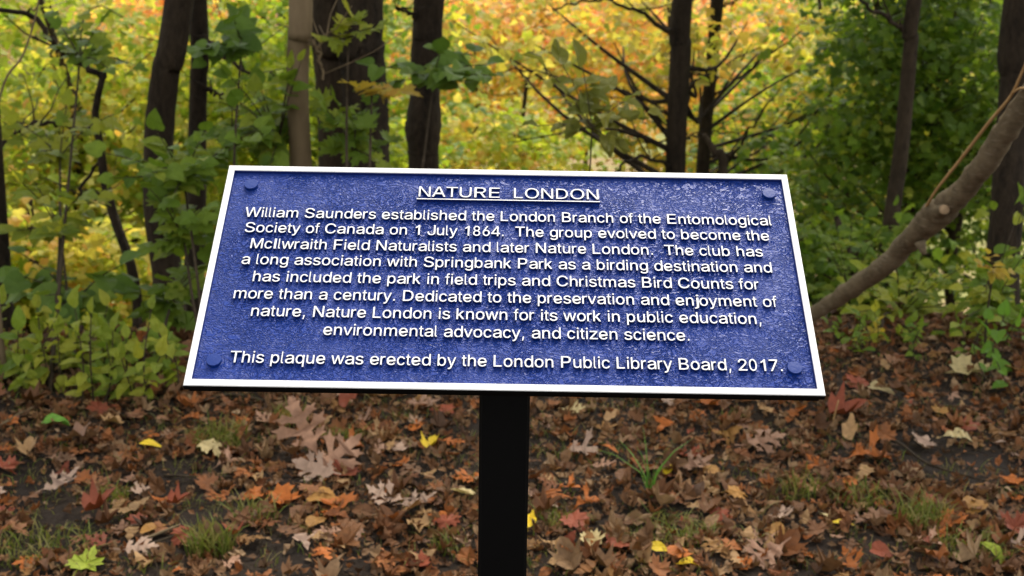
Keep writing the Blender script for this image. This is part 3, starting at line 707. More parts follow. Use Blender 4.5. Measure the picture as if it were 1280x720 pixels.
def leaf_mesh(kind, i, mat):
    k = (kind, i, mat.name)
    if k not in _mcache:
        V, F = SH[kind][i % len(SH[kind])]
        _mcache[k] = mesh_np(kind.replace('maple_mid', 'maple') + '_leaf_shape', V, F, mat, smooth=(kind in ('oak', 'white_oak', 'curled')))
    return _mcache[k]
def frame(d, n):
    """rotation whose Y is d and whose Z is close to n"""
    d = np.asarray(d, float); d = d / (np.linalg.norm(d) + 1e-9)
    x = np.cross(d, n); x = x / (np.linalg.norm(x) + 1e-9)
    z = np.cross(x, d)
    return np.stack([x, d, z], -1)
def frames(D, N):
    D = D / (np.linalg.norm(D, axis=1)[:, None] + 1e-9)
    X = np.cross(D, N); X /= np.linalg.norm(X, axis=1)[:, None] + 1e-9
    Z = np.cross(X, D)
    return np.stack([X, D, Z], -1)
def scatter(kind, pos, rot, scale):
    """join copies of the variants of a leaf kind -> V, F"""
    n = len(pos)
    var = rng.integers(0, len(SH[kind]), n)
    Vs, Fs, off = [], [], 0
    for v in range(len(SH[kind])):
        s = np.where(var == v)[0]
        if not len(s): continue
        V, F = SH[kind][v]
        W = np.einsum('nij,vj->nvi', rot[s], V) * scale[s][:, None, None] + pos[s][:, None, :]
        Vs.append(W.reshape(-1, 3))
        Fs.append((F[None] + (np.arange(len(s)) * len(V))[:, None, None]).reshape(-1, 3) + off)
        off += len(s) * len(V)
    return np.concatenate(Vs), np.concatenate(Fs)
def stuff_part(name, VF, mat, parent, base):
    V, F = VF
    o = link(name, mesh_np(name, V - np.array(list(base)), F, mat), parent)
    o['kind'] = 'stuff'
    return o

def spray_leaves(centres, per, rad, size, tilt=.35, droop=.25, flat=.06):
    """layered sprays: each a near-horizontal fan of leaves along side twigs"""
    n = len(centres)
    az = rng.uniform(0, 2 * np.pi, n)
    up = np.stack([rng.normal(0, tilt * .5, n), rng.normal(-.12, tilt * .5, n), np.ones(n)], 1)
    up /= np.linalg.norm(up, axis=1)[:, None]
    ax = np.stack([np.cos(az), np.sin(az), np.zeros(n)], 1)
    ax -= up * np.sum(ax * up, 1)[:, None]; ax /= np.linalg.norm(ax, axis=1)[:, None]
    sd_ = np.cross(up, ax)
    idx = np.repeat(np.arange(n), per)
    m = len(idx)
    u = rng.uniform(-1, 1, m); v = rng.normal(0, .33, m) * (1.15 - .5 * np.abs(u))
    R_ = rad * rng.uniform(.6, 1.3, n)[idx]
    P = centres[idx] + ax[idx] * (u * R_)[:, None] + sd_[idx] * (v * R_)[:, None] + up[idx] * (rng.normal(0, flat, m) * R_ / rad)[:, None]
    P[:, 2] -= droop * R_ * (u * u + v * v)
    D = ax[idx] * (.5 + .3 * u)[:, None] + sd_[idx] * (np.sign(v) * rng.uniform(.3, 1.2, m))[:, None] + rng.normal(0, .45, (m, 3))
    D[:, 2] -= .35
    N = up[idx] + rng.normal(0, .38, (m, 3))
    return P, frames(D, N), size * rng.uniform(.55, 1.2, m)

def ellipsoid(c, r, n, hollow=.0):
    p = rng.normal(0, 1, (n, 3)); p /= np.linalg.norm(p, axis=1)[:, None]
    q = rng.uniform(hollow ** 3, 1, n) ** (1 / 3)
    return np.array(c) + p * q[:, None] * np.array(r)

# ------------------------------------------------------------------ trees
def tree(name, label, cat, trunk, bark, blobs=(), branches=(), group=None, sides=16, noise_=.05, crown_mat=None, seed=0, root_r=1.25, knobs=()):
    """trunk: rows (px, py, Y, radius) down the picture, or world rows given as ('w', x, y, z, r).
    blobs: (centre, radii, sprays, per, spray radius, leaf size, kind, material)"""
    rows = []
    for t in trunk:
        if t[0] == 'w': rows.append(list(t[1:]))
        else:
            p = at(t[0], t[1], t[2]); rows.append([p.x, p.y, p.z, t[3]])
    rows.sort(key=lambda r: r[2])
    # run it down to the ground along its own lean
    a, b = rows[0], rows[1]
    gz = float(hgt(a[0], a[1]))
    if a[2] > gz - .1:
        k = (a[2] - gz + .15) / max(b[2] - a[2], .2)
        k = min(k, 3)
        rows.insert(0, [a[0] - (b[0] - a[0]) * k * .5, a[1], gz - .15, a[3] * root_r])
    base = Vector((rows[0][0], rows[0][1], float(hgt(rows[0][0], rows[0][1]))))
    root = thing(name, label, cat, base, group)
    S = spline(rows, max(30, int((rows[-1][2] - rows[0][2]) * 14)))
    r = S[:, 3].copy()
    # root flare
    hz = np.clip((S[:, 2] - base.z) / .35, 0, 1); r = r * (1 + .45 * (1 - hz) ** 2)
    for (kz, kr, ks) in knobs: r = r * (1 + kr * np.exp(-((S[:, 2] - kz) / ks) ** 2))
    m = MB(); m.tube(S[:, :3], r, sides, noise_, seed=seed)
    m.build('trunk', bark, root, origin=base)
    if branches:
        for k, br in enumerate(branches):
            rws = []
            for t in br:
                p = at(t[0], t[1], t[2]); rws.append([p.x, p.y, p.z, t[3]])
            # start on the trunk axis at the same height
            j = int(np.argmin(abs(S[:, 2] - rws[0][2])))
            rws[0][0:2] = S[j, :2]
            Q = spline(rws, 26)
            Q[1:-1, :3] += np.random.default_rng(k + seed * 7).normal(0, .008, (len(Q) - 2, 3))
            mm = MB(); mm.tube(Q[:, :3], np.maximum(Q[:, 3], .0025), 7, .05, seed=k)
            rr = np.random.default_rng(k + seed)
            for q in range(5):       # side twigs
                i = rr.integers(5, len(Q) - 1)
                p = Q[i, :3]; d = rr.normal(0, 1, 3); d[2] = abs(d[2]) * .6; d /= np.linalg.norm(d)
                L = rr.uniform(.15, .5)
                pts = [p + d * L * s + np.array([0, 0, .1 * L * s * s]) + rr.normal(0, .01, 3) * (s > 0) for s in (0, .3, .6, 1)]
                mm.tube(pts, [Q[i, 3] * .5, Q[i, 3] * .38, Q[i, 3] * .28, .002], 5)
            mm.build('branch', bark, root, origin=base)
    Vs, Fs, off = {}, {}, {}
    lb = MB(); nl = 0
    for (c, rad, ns, per, srad, size, kind, mat) in blobs:
        cen = ellipsoid(c, rad, ns)
        keep = cen[:, 2] > hgt(cen[:, 0], cen[:, 1]) + .15
        cen = cen[keep]
        if not len(cen): continue
        V, F = scatter(kind, *spray_leaves(cen, per, srad, size))
        k = mat.name
        o0 = off.get(k, 0)
        Vs.setdefault(k, []).append(V); Fs.setdefault(k, []).append(F + o0); off[k] = o0 + len(V)
        # limbs from trunk to some sprays
        for q in rng.choice(len(cen), min(len(cen), 14), replace=False):
            e = cen[q]
            zt = np.clip(e[2] - .45 * math.hypot(e[0] - S[-1, 0], e[1] - S[-1, 1]), S[0, 2] + .5, S[-1, 2])
            j = int(np.argmin(abs(S[:, 2] - zt))); s0 = S[j, :3]
            if np.linalg.norm(e - s0) > 5: continue
            mdp = (s0 + e) / 2 + np.array([0, 0, -.12]) + rng.normal(0, .12, 3)
            r0 = min(S[j, 3] * .32, .022)
            Q = spline([[*s0, r0], [*mdp, r0 * .6], [*e, .004]], 10)
            lb.tube(Q[:, :3], Q[:, 3], 5, cap=False); nl += 1
    if nl: lb.build('limbs', bark, root, origin=base)['kind'] = 'stuff'
    for k in Vs:
        stuff_part('crown', (np.concatenate(Vs[k]), np.concatenate(Fs[k])), bpy.data.materials[k], root, base)
    return root

# --- near and middle trunks placed where the photograph shows them; each has its canopy above the frame
def canopy(x, y, z, r, n, mat, kind='maple_lo', size=.13):
    return ((x, y, z), (r, r, r * .55), n, 24, .42, size, kind, mat)

t = at(228, 0, 6.0)
tree('deciduous_tree', 'dark leaning trunk at left that nearly meets its straighter twin near the ground', 'tree',
     [(224, 0, 6.0, .065), (207, 90, 6.0, .064), (199, 165, 6.0, .067), (199, 260, 5.9, .070), (208, 340, 5.9, .073), (214, 400, 5.8, .078), ('w', t.x + .35, 6.1, 3.2, .055)],
     BARK_DARK, [canopy(-1.3, 6.6, 4.6, 1.6, 110, L_YG)], seed=1)
tree('deciduous_tree', 'slim dark upright trunk at left, right-hand one of the pair', 'tree',
     [(247, 0, 6.3, .045), (248, 100, 6.3, .044), (247, 165, 6.3, .046), (245, 280, 6.2, .048), (242, 345, 6.1, .05), (237, 400, 6.0, .052), ('w', at(247, 0, 6.3).x, 6.3, 3.4, .035)],
     BARK_DARK, [canopy(-1.9, 7.2, 4.4, 1.3, 80, L_YG)], seed=2,
     branches=[[(250, 40, 6.3, .012), (285, 75, 6.1, .010), (322, 98, 5.9, .006)], [(252, 110, 6.3, .010), (275, 118, 6.2, .007), (298, 145, 6.1, .004)]])
tree('young_tree', 'thin crooked dark stem at far left with a long bent branch overhead', 'tree',
     [(130, 90, 6.2, 0.0156), (119, 140, 6.2, 0.0187), (126, 185, 6.2, 0.0203), (131, 225, 6.2, 0.0234), (142, 270, 6.2, 0.0234), (163, 330, 6.1, 0.0242), (172, 380, 6.1, 0.0250), (173, 425, 6.0, 0.0265)],
     BARK_DARK, [], seed=3, sides=10,
     branches=[[(130, 95, 6.2, .018), (100, 80, 6.2, .016), (62, 50, 6.1, .014), (42, 20, 6.1, .013), (0, 10, 6.0, .011), (-40, 0, 6.0, .009)],
               [(122, 158, 6.2, .010), (80, 157, 6.1, .009), (38, 157, 6.0, .010), (-5, 190, 5.9, .009)],
               [(126, 196, 6.2, .008), (100, 238, 6.2, .009), (125, 243, 6.2, .005), (140, 225, 6.2, .004)]])
tree('deciduous_tree', 'smooth pale tan trunk standing closest behind the plaque', 'tree',
     [(376, -20, 5.0, .045), (374, 40, 5.0, .043), (372, 110, 5.0, .0425), (374, 170, 5.0, .0435), (376, 215, 5.0, .045), ('w', at(376, 0, 5).x + .05, 5.1, 3.4, .036)],
     BARK_TAN, [canopy(-.9, 5.9, 4.3, 1.1, 60, L_GREEN)], seed=4, noise_=.02,
     branches=[[(388, 46, 5.0, .008), (396, 60, 4.95, .007), (404, 100, 4.9, .004)]])
tree('deciduous_tree', 'thick brown furrowed trunk left of its blacker twin behind the plaque', 'tree',
     [(413, -20, 6.2, .098), (415, 60, 6.2, .096), (418, 130, 6.2, .094), (422, 200, 6.2, .098), ('w', at(412, 0, 6.2).x - .1, 6.4, 4, .07)],
     BARK_MID, [canopy(-1.0, 7.2, 5.0, 1.7, 120, L_YG)], seed=5, noise_=.08, sides=22)
tree('deciduous_tree', 'blackish rough trunk right of the thick brown one behind the plaque', 'tree',
     [(451, -20, 5.95, .098), (452, 60, 5.95, .097), (457, 130, 5.95, .10), (460, 200, 5.95, .104), ('w', at(450, 0, 5.95).x + .15, 6.1, 4, .07)],
     BARK_DARK, [canopy(-.2, 7.6, 5.0, 1.7, 120, L_GREEN)], seed=6, noise_=.09, sides=22)
tree('deciduous_tree', 'black knobbly trunk above the left part of the plaque title', 'tree',
     [(537, -20, 7.0, .082), (535, 40, 7.0, .080), (533, 75, 7.0, .086), (532, 110, 7.0, .080), (529, 155, 7.0, .102), (529, 190, 7.0, .086), (529, 220, 7.0, .086), ('w', at(540, 0, 7).x + .1, 7, 4, .07)],
     BARK_DARK, [canopy(.3, 7.8, 4.8, 1.5, 100, L_YG)], seed=7, noise_=.07, sides=20,
     branches=[[(523, 40, 7.0, .012), (508, 15, 6.9, .010), (495, 10, 6.8, .005)]])
tree('deciduous_tree', 'tall black trunk above the plaque with several branches reaching left', 'tree',
     [(855, -20, 8.0, .062), (851, 60, 8.0, .064), (847, 130, 8.0, .063), (844, 215, 8.0, .066), ('w', at(856, 0, 8).x + .12, 8, 4.0, .05)],
     BARK_DARK, [((1.3, 8.3, 3.4), (1.8, 1.5, 1.0), 50, 24, .42, .12, 'maple_lo', L_YELLOW), ((.6, 8.9, .75), (1.3, .8, .35), 22, 30, .4, .085, 'maple_mid', L_YELLOW)], seed=8,
     branches=[[(838, 50, 8.0, 0.0165), (815, 25, 7.9, 0.0135), (785, 10, 7.8, 0.0097), (740, 0, 7.7, 0.0075), (690, 12, 7.6, 0.0045)],
               [(838, 155, 8.0, 0.0135), (818, 130, 8.0, 0.0120), (790, 118, 8.0, 0.0090), (745, 105, 7.9, 0.0067), (655, 88, 7.8, 0.0045), (620, 90, 7.7, 0.0030)],
               [(836, 190, 8.0, 0.0135), (805, 172, 7.9, 0.0120), (765, 160, 7.8, 0.0090), (735, 162, 7.8, 0.0060), (640, 178, 7.6, 0.0037)],
               [(832, 212, 8.0, 0.0135), (815, 199, 7.8, 0.0120), (795, 198, 7.7, 0.0105), (770, 212, 7.6, 0.0075), (755, 230, 7.5, 0.0075)],
               [(848, 180, 8.0, 0.0090), (862, 172, 8.0, 0.0083), (895, 165, 8.1, 0.0060), (935, 166, 8.2, 0.0037)],
               [(851, 130, 8.0, 0.0120), (866, 105, 8.1, 0.0097), (888, 92, 8.2, 0.0075)]])
tree('deciduous_tree', 'slimmer black trunk leaning right, just beside the tall branching one', 'tree',
     [(899, -20, 9.0, .045), (893, 40, 9.0, .042), (888, 100, 9.0, .045), (882, 160, 9.0, .048), (878, 220, 9.0, .05), ('w', at(903, -20, 9).x + .15, 9, 3.8, .03)],
     BARK_DARK, [((2.0, 9.3, 3.0), (1.5, 1.4, 1.0), 40, 24, .4, .12, 'maple_lo', L_YG), ((2.3, 10.0, .5), (.8, .6, .5), 22, 30, .35, .085, 'maple_mid', L_YELLOW)], seed=9,
     branches=[[(893, 125, 9.0, 0.0105), (915, 105, 8.9, 0.0090), (945, 80, 8.8, 0.0075), (985, 52, 8.7, 0.0060), (1020, 25, 8.6, 0.0037)],
               [(878, 230, 9.0, 0.0150), (905, 208, 8.9, 0.0135), (920, 190, 8.8, 0.0112), (945, 150, 8.7, 0.0090), (975, 110, 8.6, 0.0045)],
               [(898, 12, 9.0, 0.0090), (912, 5, 9.0, 0.0075), (930, -5, 9.0, 0.0060)]])
tree('dead_stem', 'short grey dead stem leaning at the foot of the slimmer black trunk', 'tree',
     [(880, 168, 7.6, .012), (893, 190, 7.6, .022), (905, 225, 7.6, .026)], BARK_MID, [], seed=10, sides=10)
tree('deciduous_tree', 'mid-brown slender trunk at right rising behind the leaning grey bough', 'tree',
     [(1146, -20, 7.2, .040), (1139, 50, 7.2, .040), (1134, 110, 7.2, .041), (1126, 190, 7.15, .044), (1116, 260, 7.1, .046), (1107, 330, 7.05, .048), (1099, 405, 7.0, .05), ('w', at(1146, -20, 7.2).x + .2, 7.3, 3.6, .03)],
     BARK_MID, [canopy(2.6, 7.6, 3.8, 1.5, 140, L_DGREEN)], seed=11, noise_=.03,
     branches=[[(1136, 42, 7.2, .014), (1115, 24, 7.1, .012), (1090, 12, 7.0, .010), (1070, -6, 6.9, .008)]])
tree('deciduous_tree', 'broad dark trunk at the right edge behind the leaning grey bough', 'tree',
     [(1280, -20, 5.6, .072), (1271, 100, 5.6, .070), (1262, 200, 5.55, .070), (1256, 300, 5.5, .074), ('w', at(1280, 0, 5.6).x + .1, 5.7, 3.8, .055)],
     BARK_DARK, [canopy(2.6, 6.0, 4.2, 1.6, 120, L_DGREEN)], seed=12)
tree('deciduous_tree', 'dark trunk cut by the left edge of the photo', 'tree',
     [(-8, 250, 5.0, .05), (-4, 330, 5.0, .045), (2, 400, 4.95, .045), (3, 440, 4.9, .05), ('w', at(-10, 0, 5).x - .05, 5.1, 3.2, .035)],
     BARK_DARK, [canopy(-2.4, 5.6, 4.0, 1.4, 90, L_GREEN)], seed=13)
tree('distant_tree', 'thin pale trunk far behind the gap at upper right of the plaque', 'tree',
     [(967, 45, 15, .07), (961, 110, 15, .07), (953, 160, 15, .075), (949, 220, 15, .08)], BARK_TAN, [], seed=14)

# --- the leaning bough with its cut stub and orange shoot
def leaning():
    # hidden foot behind the plaque
    g = G(905, 442)
    rows = [[g.x - .12, g.y + .05, g.z - .12, .042]]
    for (px, py, Yd, r) in [(925, 428, 4.35, 0.0286), (975, 412, 4.25, 0.0252), (1026, 387, 4.15, 0.0248), (1066, 360, 4.0, 0.0286), (1105, 333, 3.82, 0.0298), (1136, 301, 3.7, 0.0319), (1168, 271, 3.55, 0.0420), (1203, 239, 3.44, 0.0323), (1236, 196, 3.3, 0.0302), (1275, 138, 3.17, 0.0290), (1330, 55, 3.0, 0.0277), (1400, -60, 2.85, 0.0269), (1460, -200, 2.8, 0.0252)]:
        p = at(px, py, Yd); rows.append([p.x, p.y, p.z, r])
    base = Vector((rows[0][0], rows[0][1], g.z))
    root = thing('leaning_tree', 'leaning smooth grey-brown trunk crossing the right side with a sawn stub', 'tree', base)
    S = spline(rows, 110)
    S[:, 3] *= 1 + .012 * np.sin(np.linspace(0, 46, len(S))) + .03 * np.sin(np.linspace(1, 19, len(S)))
    S[3:-3, :3] += np.random.default_rng(4).normal(0, .0022, (len(S) - 6, 3))
    m = MB(); m.tube(S[:, :3], S[:, 3], 28, .032, seed=5)
    m.build('trunk', BARK_SMOOTH, root, origin=base)
    # stub facing the camera
    a = at(1169, 266, 3.54); d = (Vector((0, 0, CAM_H)) - a).normalized(); d = (d + Vector((.25, 0, .1))).normalized()
    m = MB(); m.tube([a, a + d * .045, a + d * .07, a + d * .095], [.040, .028, .0185, .0150], 14, .05, cap=False); m.build('stub', BARK_SMOOTH, root, origin=base)
    m = MB(); m.tube([a + d * .088, a + d * .0965], [.0142, .0138], 14, .03); m.build('cut_face', WOODCUT, root, origin=base)
    a2 = at(1150, 302, 3.60)
    m = MB(); m.tube([a2, a2 + Vector((.008, -.012, -.024)), a2 + Vector((.012, -.018, -.034))], [.018, .010, .006], 12, .08); m.build('knot', BARK_SMOOTH, root, origin=base)
    # orange shoot
    rr = []
    for (px, py, Yd, r) in [(1156, 262, 3.55, .0045), (1170, 238, 3.45, .004), (1200, 200, 3.35, .0045), (1237, 152, 3.22, .0045), (1262, 122, 3.15, .004), (1275, 96, 3.1, .0035), (1290, 60, 3.05, .003)]:
        p = at(px, py, Yd); rr.append([p.x, p.y, p.z, r])
    Q = spline(rr, 40); m = MB(); m.tube(Q[:, :3], Q[:, 3], 7)
    rr = [[*at(1266, 116, 3.13), .003], [*at(1276, 110, 3.1), .003], [*at(1290, 112, 3.08), .0025]]
    Q = spline(rr, 8); m.tube(Q[:, :3], Q[:, 3], 6)
    m.build('shoot', SHOOT, root, origin=base)
leaning()

# --- background trees (world positions, down the bank and on the flat)
def bg(name, label, x, y, top, blobs, bark=BARK_MID, r=.07, group=None, seed=0):
    z0 = float(hgt(x, y))
    rr = np.random.default_rng(seed + 50)
    w = rr.normal(0, .18, 4)
    tr = [('w', x, y, z0 + .05, r * 1.1), ('w', x + w[0], y, z0 + (top - z0) * .33, r * .9), ('w', x + w[1], y + w[2], z0 + (top - z0) * .66, r * .6), ('w', x + w[3], y, top, r * .3)]
    return tree(name, label, 'tree', tr, bark, blobs, group=group, sides=10, seed=seed)

def crown_blobs(x, y, z, rx, ry, rz, ns, mat, kind='maple_lo', size=.12, per=24, srad=.42, k=3, mat2=None):
    out = []
    for i in range(k):
        dx, dy, dz = rng.normal(0, .5), rng.normal(0, .5), rng.normal(0, .5)
        out.append(((x + dx * rx * .6, y + dy * ry * .6, z + dz * rz * .6), (rx * .75, ry * .75, rz * .7), ns // k, per, srad, size, kind, mat2 if (mat2 and i == k - 1) else mat))
    return out

bgt = [
    # x, y, z, rx, ry, rz, sprays, mat, mat2, label
    (.2, 11.5, -.5, 1.3, 1.0, .95, 75, L_YELLOW, L_YG, 'yellow maple in the middle whose foliage fills the space above the title'),
    (1.5, 13.0, 0, 1.4, 1.0, 1.4, 85, L_YELLOW, L_ORANGE, 'golden maple right behind the branching black trunk'),
    (3.0, 12.0, .1, 1.3, 1.0, 1.4, 85, L_YELLOW, L_YG, 'yellow maple filling the gap between black trunks and dark green tree'),
    (-.6, 15.0, -.1, 1.5, 1.2, 1.5, 95, L_YELLOW, L_ORANGE, 'yellow and orange maple seen between the knobbly trunk and the middle'),
    (.9, 16.5, -.2, 1.8, 1.2, 1.5, 100, L_ORANGE, L_YELLOW, 'orange and yellow maple at centre top behind the nearer yellow one'),
    (2.8, 17.5, -.4, 1.7, 1.4, 1.7, 110, L_ORANGE, L_YELLOW, 'orange maple farther down the bank, right of centre'),
    (5.0, 18.0, 0, 1.6, 1.4, 2.2, 90, L_YG, L_YELLOW, 'pale yellow-green tree down the bank behind the green maple'),
    (-1.6, 9.2, .1, 1.1, .9, 1.4, 100, L_YG, L_GREEN, 'green and yellow tree behind the pair of dark trunks'),
    (-3.0, 8.6, .1, 1.1, .9, 1.4, 110, L_YG, L_YELLOW, 'yellow-green tree filling the upper left corner'),
    (-4.0, 11.5, .2, 1.6, 1.3, 2.0, 130, L_YG, L_YELLOW, 'yellowing tree farther down the bank at the far left'),
    (-2.4, 12.5, -.2, 1.5, 1.3, 2.0, 130, L_YG, L_GREEN, 'green and yellow tree glimpsed left of the dark pair'),
    (-3.0, 16.0, -.8, 2.0, 1.5, 2.2, 110, L_YELLOW, L_ORANGE, 'golden tree low on the bank behind the left trunks'),
    (2.35, 8.3, .4, .85, .9, 1.2, 80, L_DGREEN, L_GREEN, 'dark green maple right of the plaque corner'),
    (3.3, 8.6, .3, 1.1, 1.0, 1.5, 80, L_DGREEN, L_GREEN, 'dark green maple behind the slender brown trunk'),
    (3.3, 10.3, -.5, 1.4, 1.0, 1.7, 130, L_DGREEN, L_YG, 'green tree lower down the bank behind the dark maples'),
    (4.9, 10.5, .2, 1.5, 1.2, 2.1, 150, L_DGREEN, L_GREEN, 'dark green tree at the right edge of the woodland'),
    (.1, 14.2, .45, 1.3, .8, .7, 60, L_YELLOW, L_ORANGE, 'yellow maple flecked with orange at top centre above the nearer leaves'),
    (-3.5, 14.5, .5, .8, .7, .6, 40, L_ORANGE, L_ORANGE, 'orange-red maple glimpsed beside the upright trunk of the dark pair'),
    (-2.8, 11.0, -1.9, .7, .6, .6, 40, L_ORANGE, L_ORANGE, 'low orange-red bush glimpsed between the feet of the dark pair'),
    (-2.6, 6.6, -.55, .9, .6, .75, 100, L_YG, L_YELLOW, 'bright yellow-green bush on the bank behind the lower left saplings'),
    (-1.5, 7.2, -.8, .9, .6, .8, 90, L_YG, L_ORANGE, 'yellowing bush on the bank at the foot of the dark pair'),
    (-3.9, 7.8, -.9, 1.0, .7, 1.0, 90, L_YELLOW, L_YG, 'yellow bush low on the bank at the far left'),
    (2.0, 6.8, -.5, .7, .5, .6, 40, L_DGREEN, L_GREEN, 'green bush just right of the plaque'),
    (3.1, 6.9, -.5, .9, .6, .6, 45, L_DGREEN, L_YG, 'green bush behind the leaning grey trunk'),
]
for i, (x, y, z, rx, ry, rz, ns, m1, m2, lab) in enumerate(bgt):
    kind = 'maple_mid' if y < 13 else 'maple_lo'
    bg('maple_tree', lab, x, y, z + rz * .8, crown_blobs(x, y, z, rx, ry, rz, int(ns * 1.5), m1, kind, .078 if y < 11 else .088, 34, .40, 3, m2) , r=.05, seed=20 + i)

# far trees across the flat
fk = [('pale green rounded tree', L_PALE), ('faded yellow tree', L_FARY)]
k = 0
poss = ['at the far left', 'left of the dark pair', 'behind the dark pair', 'behind the thick trunks', 'beside the knobbly trunk', 'at the centre', 'left of the branching trunk', 'behind the branching trunk', 'right of the branching trunk', 'in the gap above the plaque corner', 'behind the dark green maple', 'at the far right']
far = []
for row, (Yd, n) in enumerate(((66, 12), (84, 10))):
    for i in range(n):
        px = -120 + (i + .5) * 1520 / n + rng.normal(0, 25)
        x = (px - 640) / FPX * Yd * 1.02
        y = Yd + rng.normal(0, 3)
        z0 = float(hgt(x, y))
        h = rng.uniform(9, 14)
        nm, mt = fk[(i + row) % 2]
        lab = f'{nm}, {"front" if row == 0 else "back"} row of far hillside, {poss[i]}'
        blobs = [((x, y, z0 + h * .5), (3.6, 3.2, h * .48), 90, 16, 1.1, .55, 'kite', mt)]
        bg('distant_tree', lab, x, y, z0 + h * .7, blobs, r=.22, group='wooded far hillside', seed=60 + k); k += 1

# ------------------------------------------------------------------ saplings and shrubs near the sign
def sapling(name, label, cat, base, regions, bark=BARK_TWIG, stem_r=.007, group=None, spread=.0):
    """regions: (px0,px1,py0,py1,Y0,Y1,twigs,leaves_per_twig,kind,size,material,twig_len,mode)"""
    root = thing(name, label, cat, base, group)
    b = np.array(list(base))
    m = MB()
    for (x0, x1, y0, y1, Y0, Y1, nt, per, kind, size, mat, tl, mode) in regions:
        cx, cy = (x0 + x1) / 2, (y0 + y1) / 2
        hub = np.array(list(at(cx, y1 - (y1 - y0) * .25, (Y0 + Y1) / 2)))
        if mode == 'flat':
            Q = spline([[*(b + [0, 0, -.03]), stem_r], [*((b + hub) / 2 + rng.normal(0, .03, 3)), stem_r * .8], [*hub, stem_r * .6]], 14)
            m.tube(Q[:, :3], Q[:, 3], 6)
        for k in range(nt):
            if mode == 'flat':
                tip = np.array(list(at(rng.uniform(x0, x1), rng.uniform(y0, y1), rng.uniform(Y0, Y1))))
                d = tip - hub; L = np.linalg.norm(d)
                mid = hub + d * .5 + np.array([0, 0, .05 * L])
                Q = spline([[*hub, stem_r * .5], [*mid, stem_r * .35], [*tip, .0015]], 12)
                m.tube(Q[:, :3], Q[:, 3], 5, cap=False)
                ts = np.sort(rng.uniform(max(0, 1 - tl / max(L, .01)), 1, per)); ts[-1] = 1
            else:    # upright stems from the ground
                px = rng.uniform(x0, x1); Yd = rng.uniform(Y0, Y1)
                tip = np.array(list(at(px, rng.uniform(y0, y1), Yd)))
                st = tip + np.array([rng.normal(0, .05), rng.normal(0, .05), 0]); st[2] = float(hgt(st[0], st[1])) - .02
                Q = spline([[*st, stem_r * .6], [*((st + tip) / 2 + rng.normal(0, .02, 3)), stem_r * .45], [*tip, .0015]], 12)
                mu = MB(); mu.tube(Q[:, :3], Q[:, 3], 5, cap=False); mu.build('stem', bark, root, origin=base)
                ts = np.linspace(.3, 1, per)
            dirn = Q[-1, :3] - Q[0, :3]; dirn /= np.linalg.norm(dirn) + 1e-9
            for j, tt in enumerate(ts):
                f = tt * (len(Q) - 1); i0 = min(int(f), len(Q) - 2); p = Q[i0, :3] + (Q[i0 + 1, :3] - Q[i0, :3]) * (f - i0)
                side = np.cross(dirn, [0, 0, 1]) * (1 if j % 2 else -1)
                if np.linalg.norm(side) < .3 or mode == 'up':
                    a = rng.uniform(0, 6.28) if mode == 'up' else rng.uniform(-.5, .5)
                    side = np.array([math.cos(a), math.sin(a), 0])
                D = side * rng.uniform(.6, 1.2) + dirn * (.5 if mode == 'flat' else .15) + rng.normal(0, .2, 3) + [0, 0, -.25]
                if tt == 1: D = dirn + rng.normal(0, .2, 3)
                N = np.array([0, -.42, 1]) + rng.normal(0, .3, 3)
                Rm = frame(D, N); s = size * rng.uniform(.6, 1.15)
                o = bpy.data.objects.new('leaf', leaf_mesh(kind, int(rng.integers(0, 4)), mat))
                C.objects.link(o); o.parent = root
                M4 = Matrix(((*(Rm[0] * s), p[0] - b[0]), (*(Rm[1] * s), p[1] - b[1]), (*(Rm[2] * s), p[2] - b[2]), (0, 0, 0, 1)))
                o.matrix_basis = M4
    if m.V: m.build('stem', bark, root, origin=base)
    return root

def gb(px, py):
    p = G(px, py); return p
sapling('sapling', 'young tree with layered green maple-like leaves across the lower trunks of the dark pair', 'sapling', gb(262, 470),
        [(130, 330, 160, 250, 4.3, 5.1, 18, 9, 'heart', .085, N_GREEN, .45, 'flat'), (170, 290, 230, 320, 4.3, 4.9, 11, 8, 'maple_mid', .095, N_GREEN, .4, 'flat')])
sapling('sapling', 'sapling with large dark rounded leaves at the left above the pale shrubs', 'sapling', gb(95, 480),
        [(10, 180, 300, 400, 4.2, 4.7, 9, 7, 'heart', .105, N_DGREEN, .45, 'flat'), (0, 150, 220, 310, 4.4, 5.2, 9, 7, 'ovate', .10, N_YG, .4, 'flat')])
sapling('sapling', 'sapling with lobed green leaves right beside the left edge of the plaque', 'sapling', gb(215, 465),
        [(165, 262, 320, 400, 4.4, 4.9, 8, 6, 'maple_mid', .11, N_GREEN, .35, 'flat')])
sapling('shrub', 'yellow-green shrub of pointed leaves at the bottom left', 'shrub', gb(110, 505),
        [(0, 225, 380, 488, 3.8, 4.4, 46, 9, 'ovate', .068, N_YG, .3, 'up')], stem_r=.006)
sapling('shrub', 'low tangle of small green leaves in the left corner below the dark rounded leaves', 'shrub', gb(60, 515),
        [(-20, 235, 400, 490, 3.85, 4.4, 30, 7, 'ovate', .075, N_GREEN, .3, 'up')], stem_r=.005)
sapling('sapling', 'young maple with broad green leaves hanging before the thick brown trunk', 'sapling', gb(350, 470),
        [(285, 410, 70, 215, 4.7, 5.3, 15, 7, 'heart', .085, N_GREEN, .45, 'flat')])
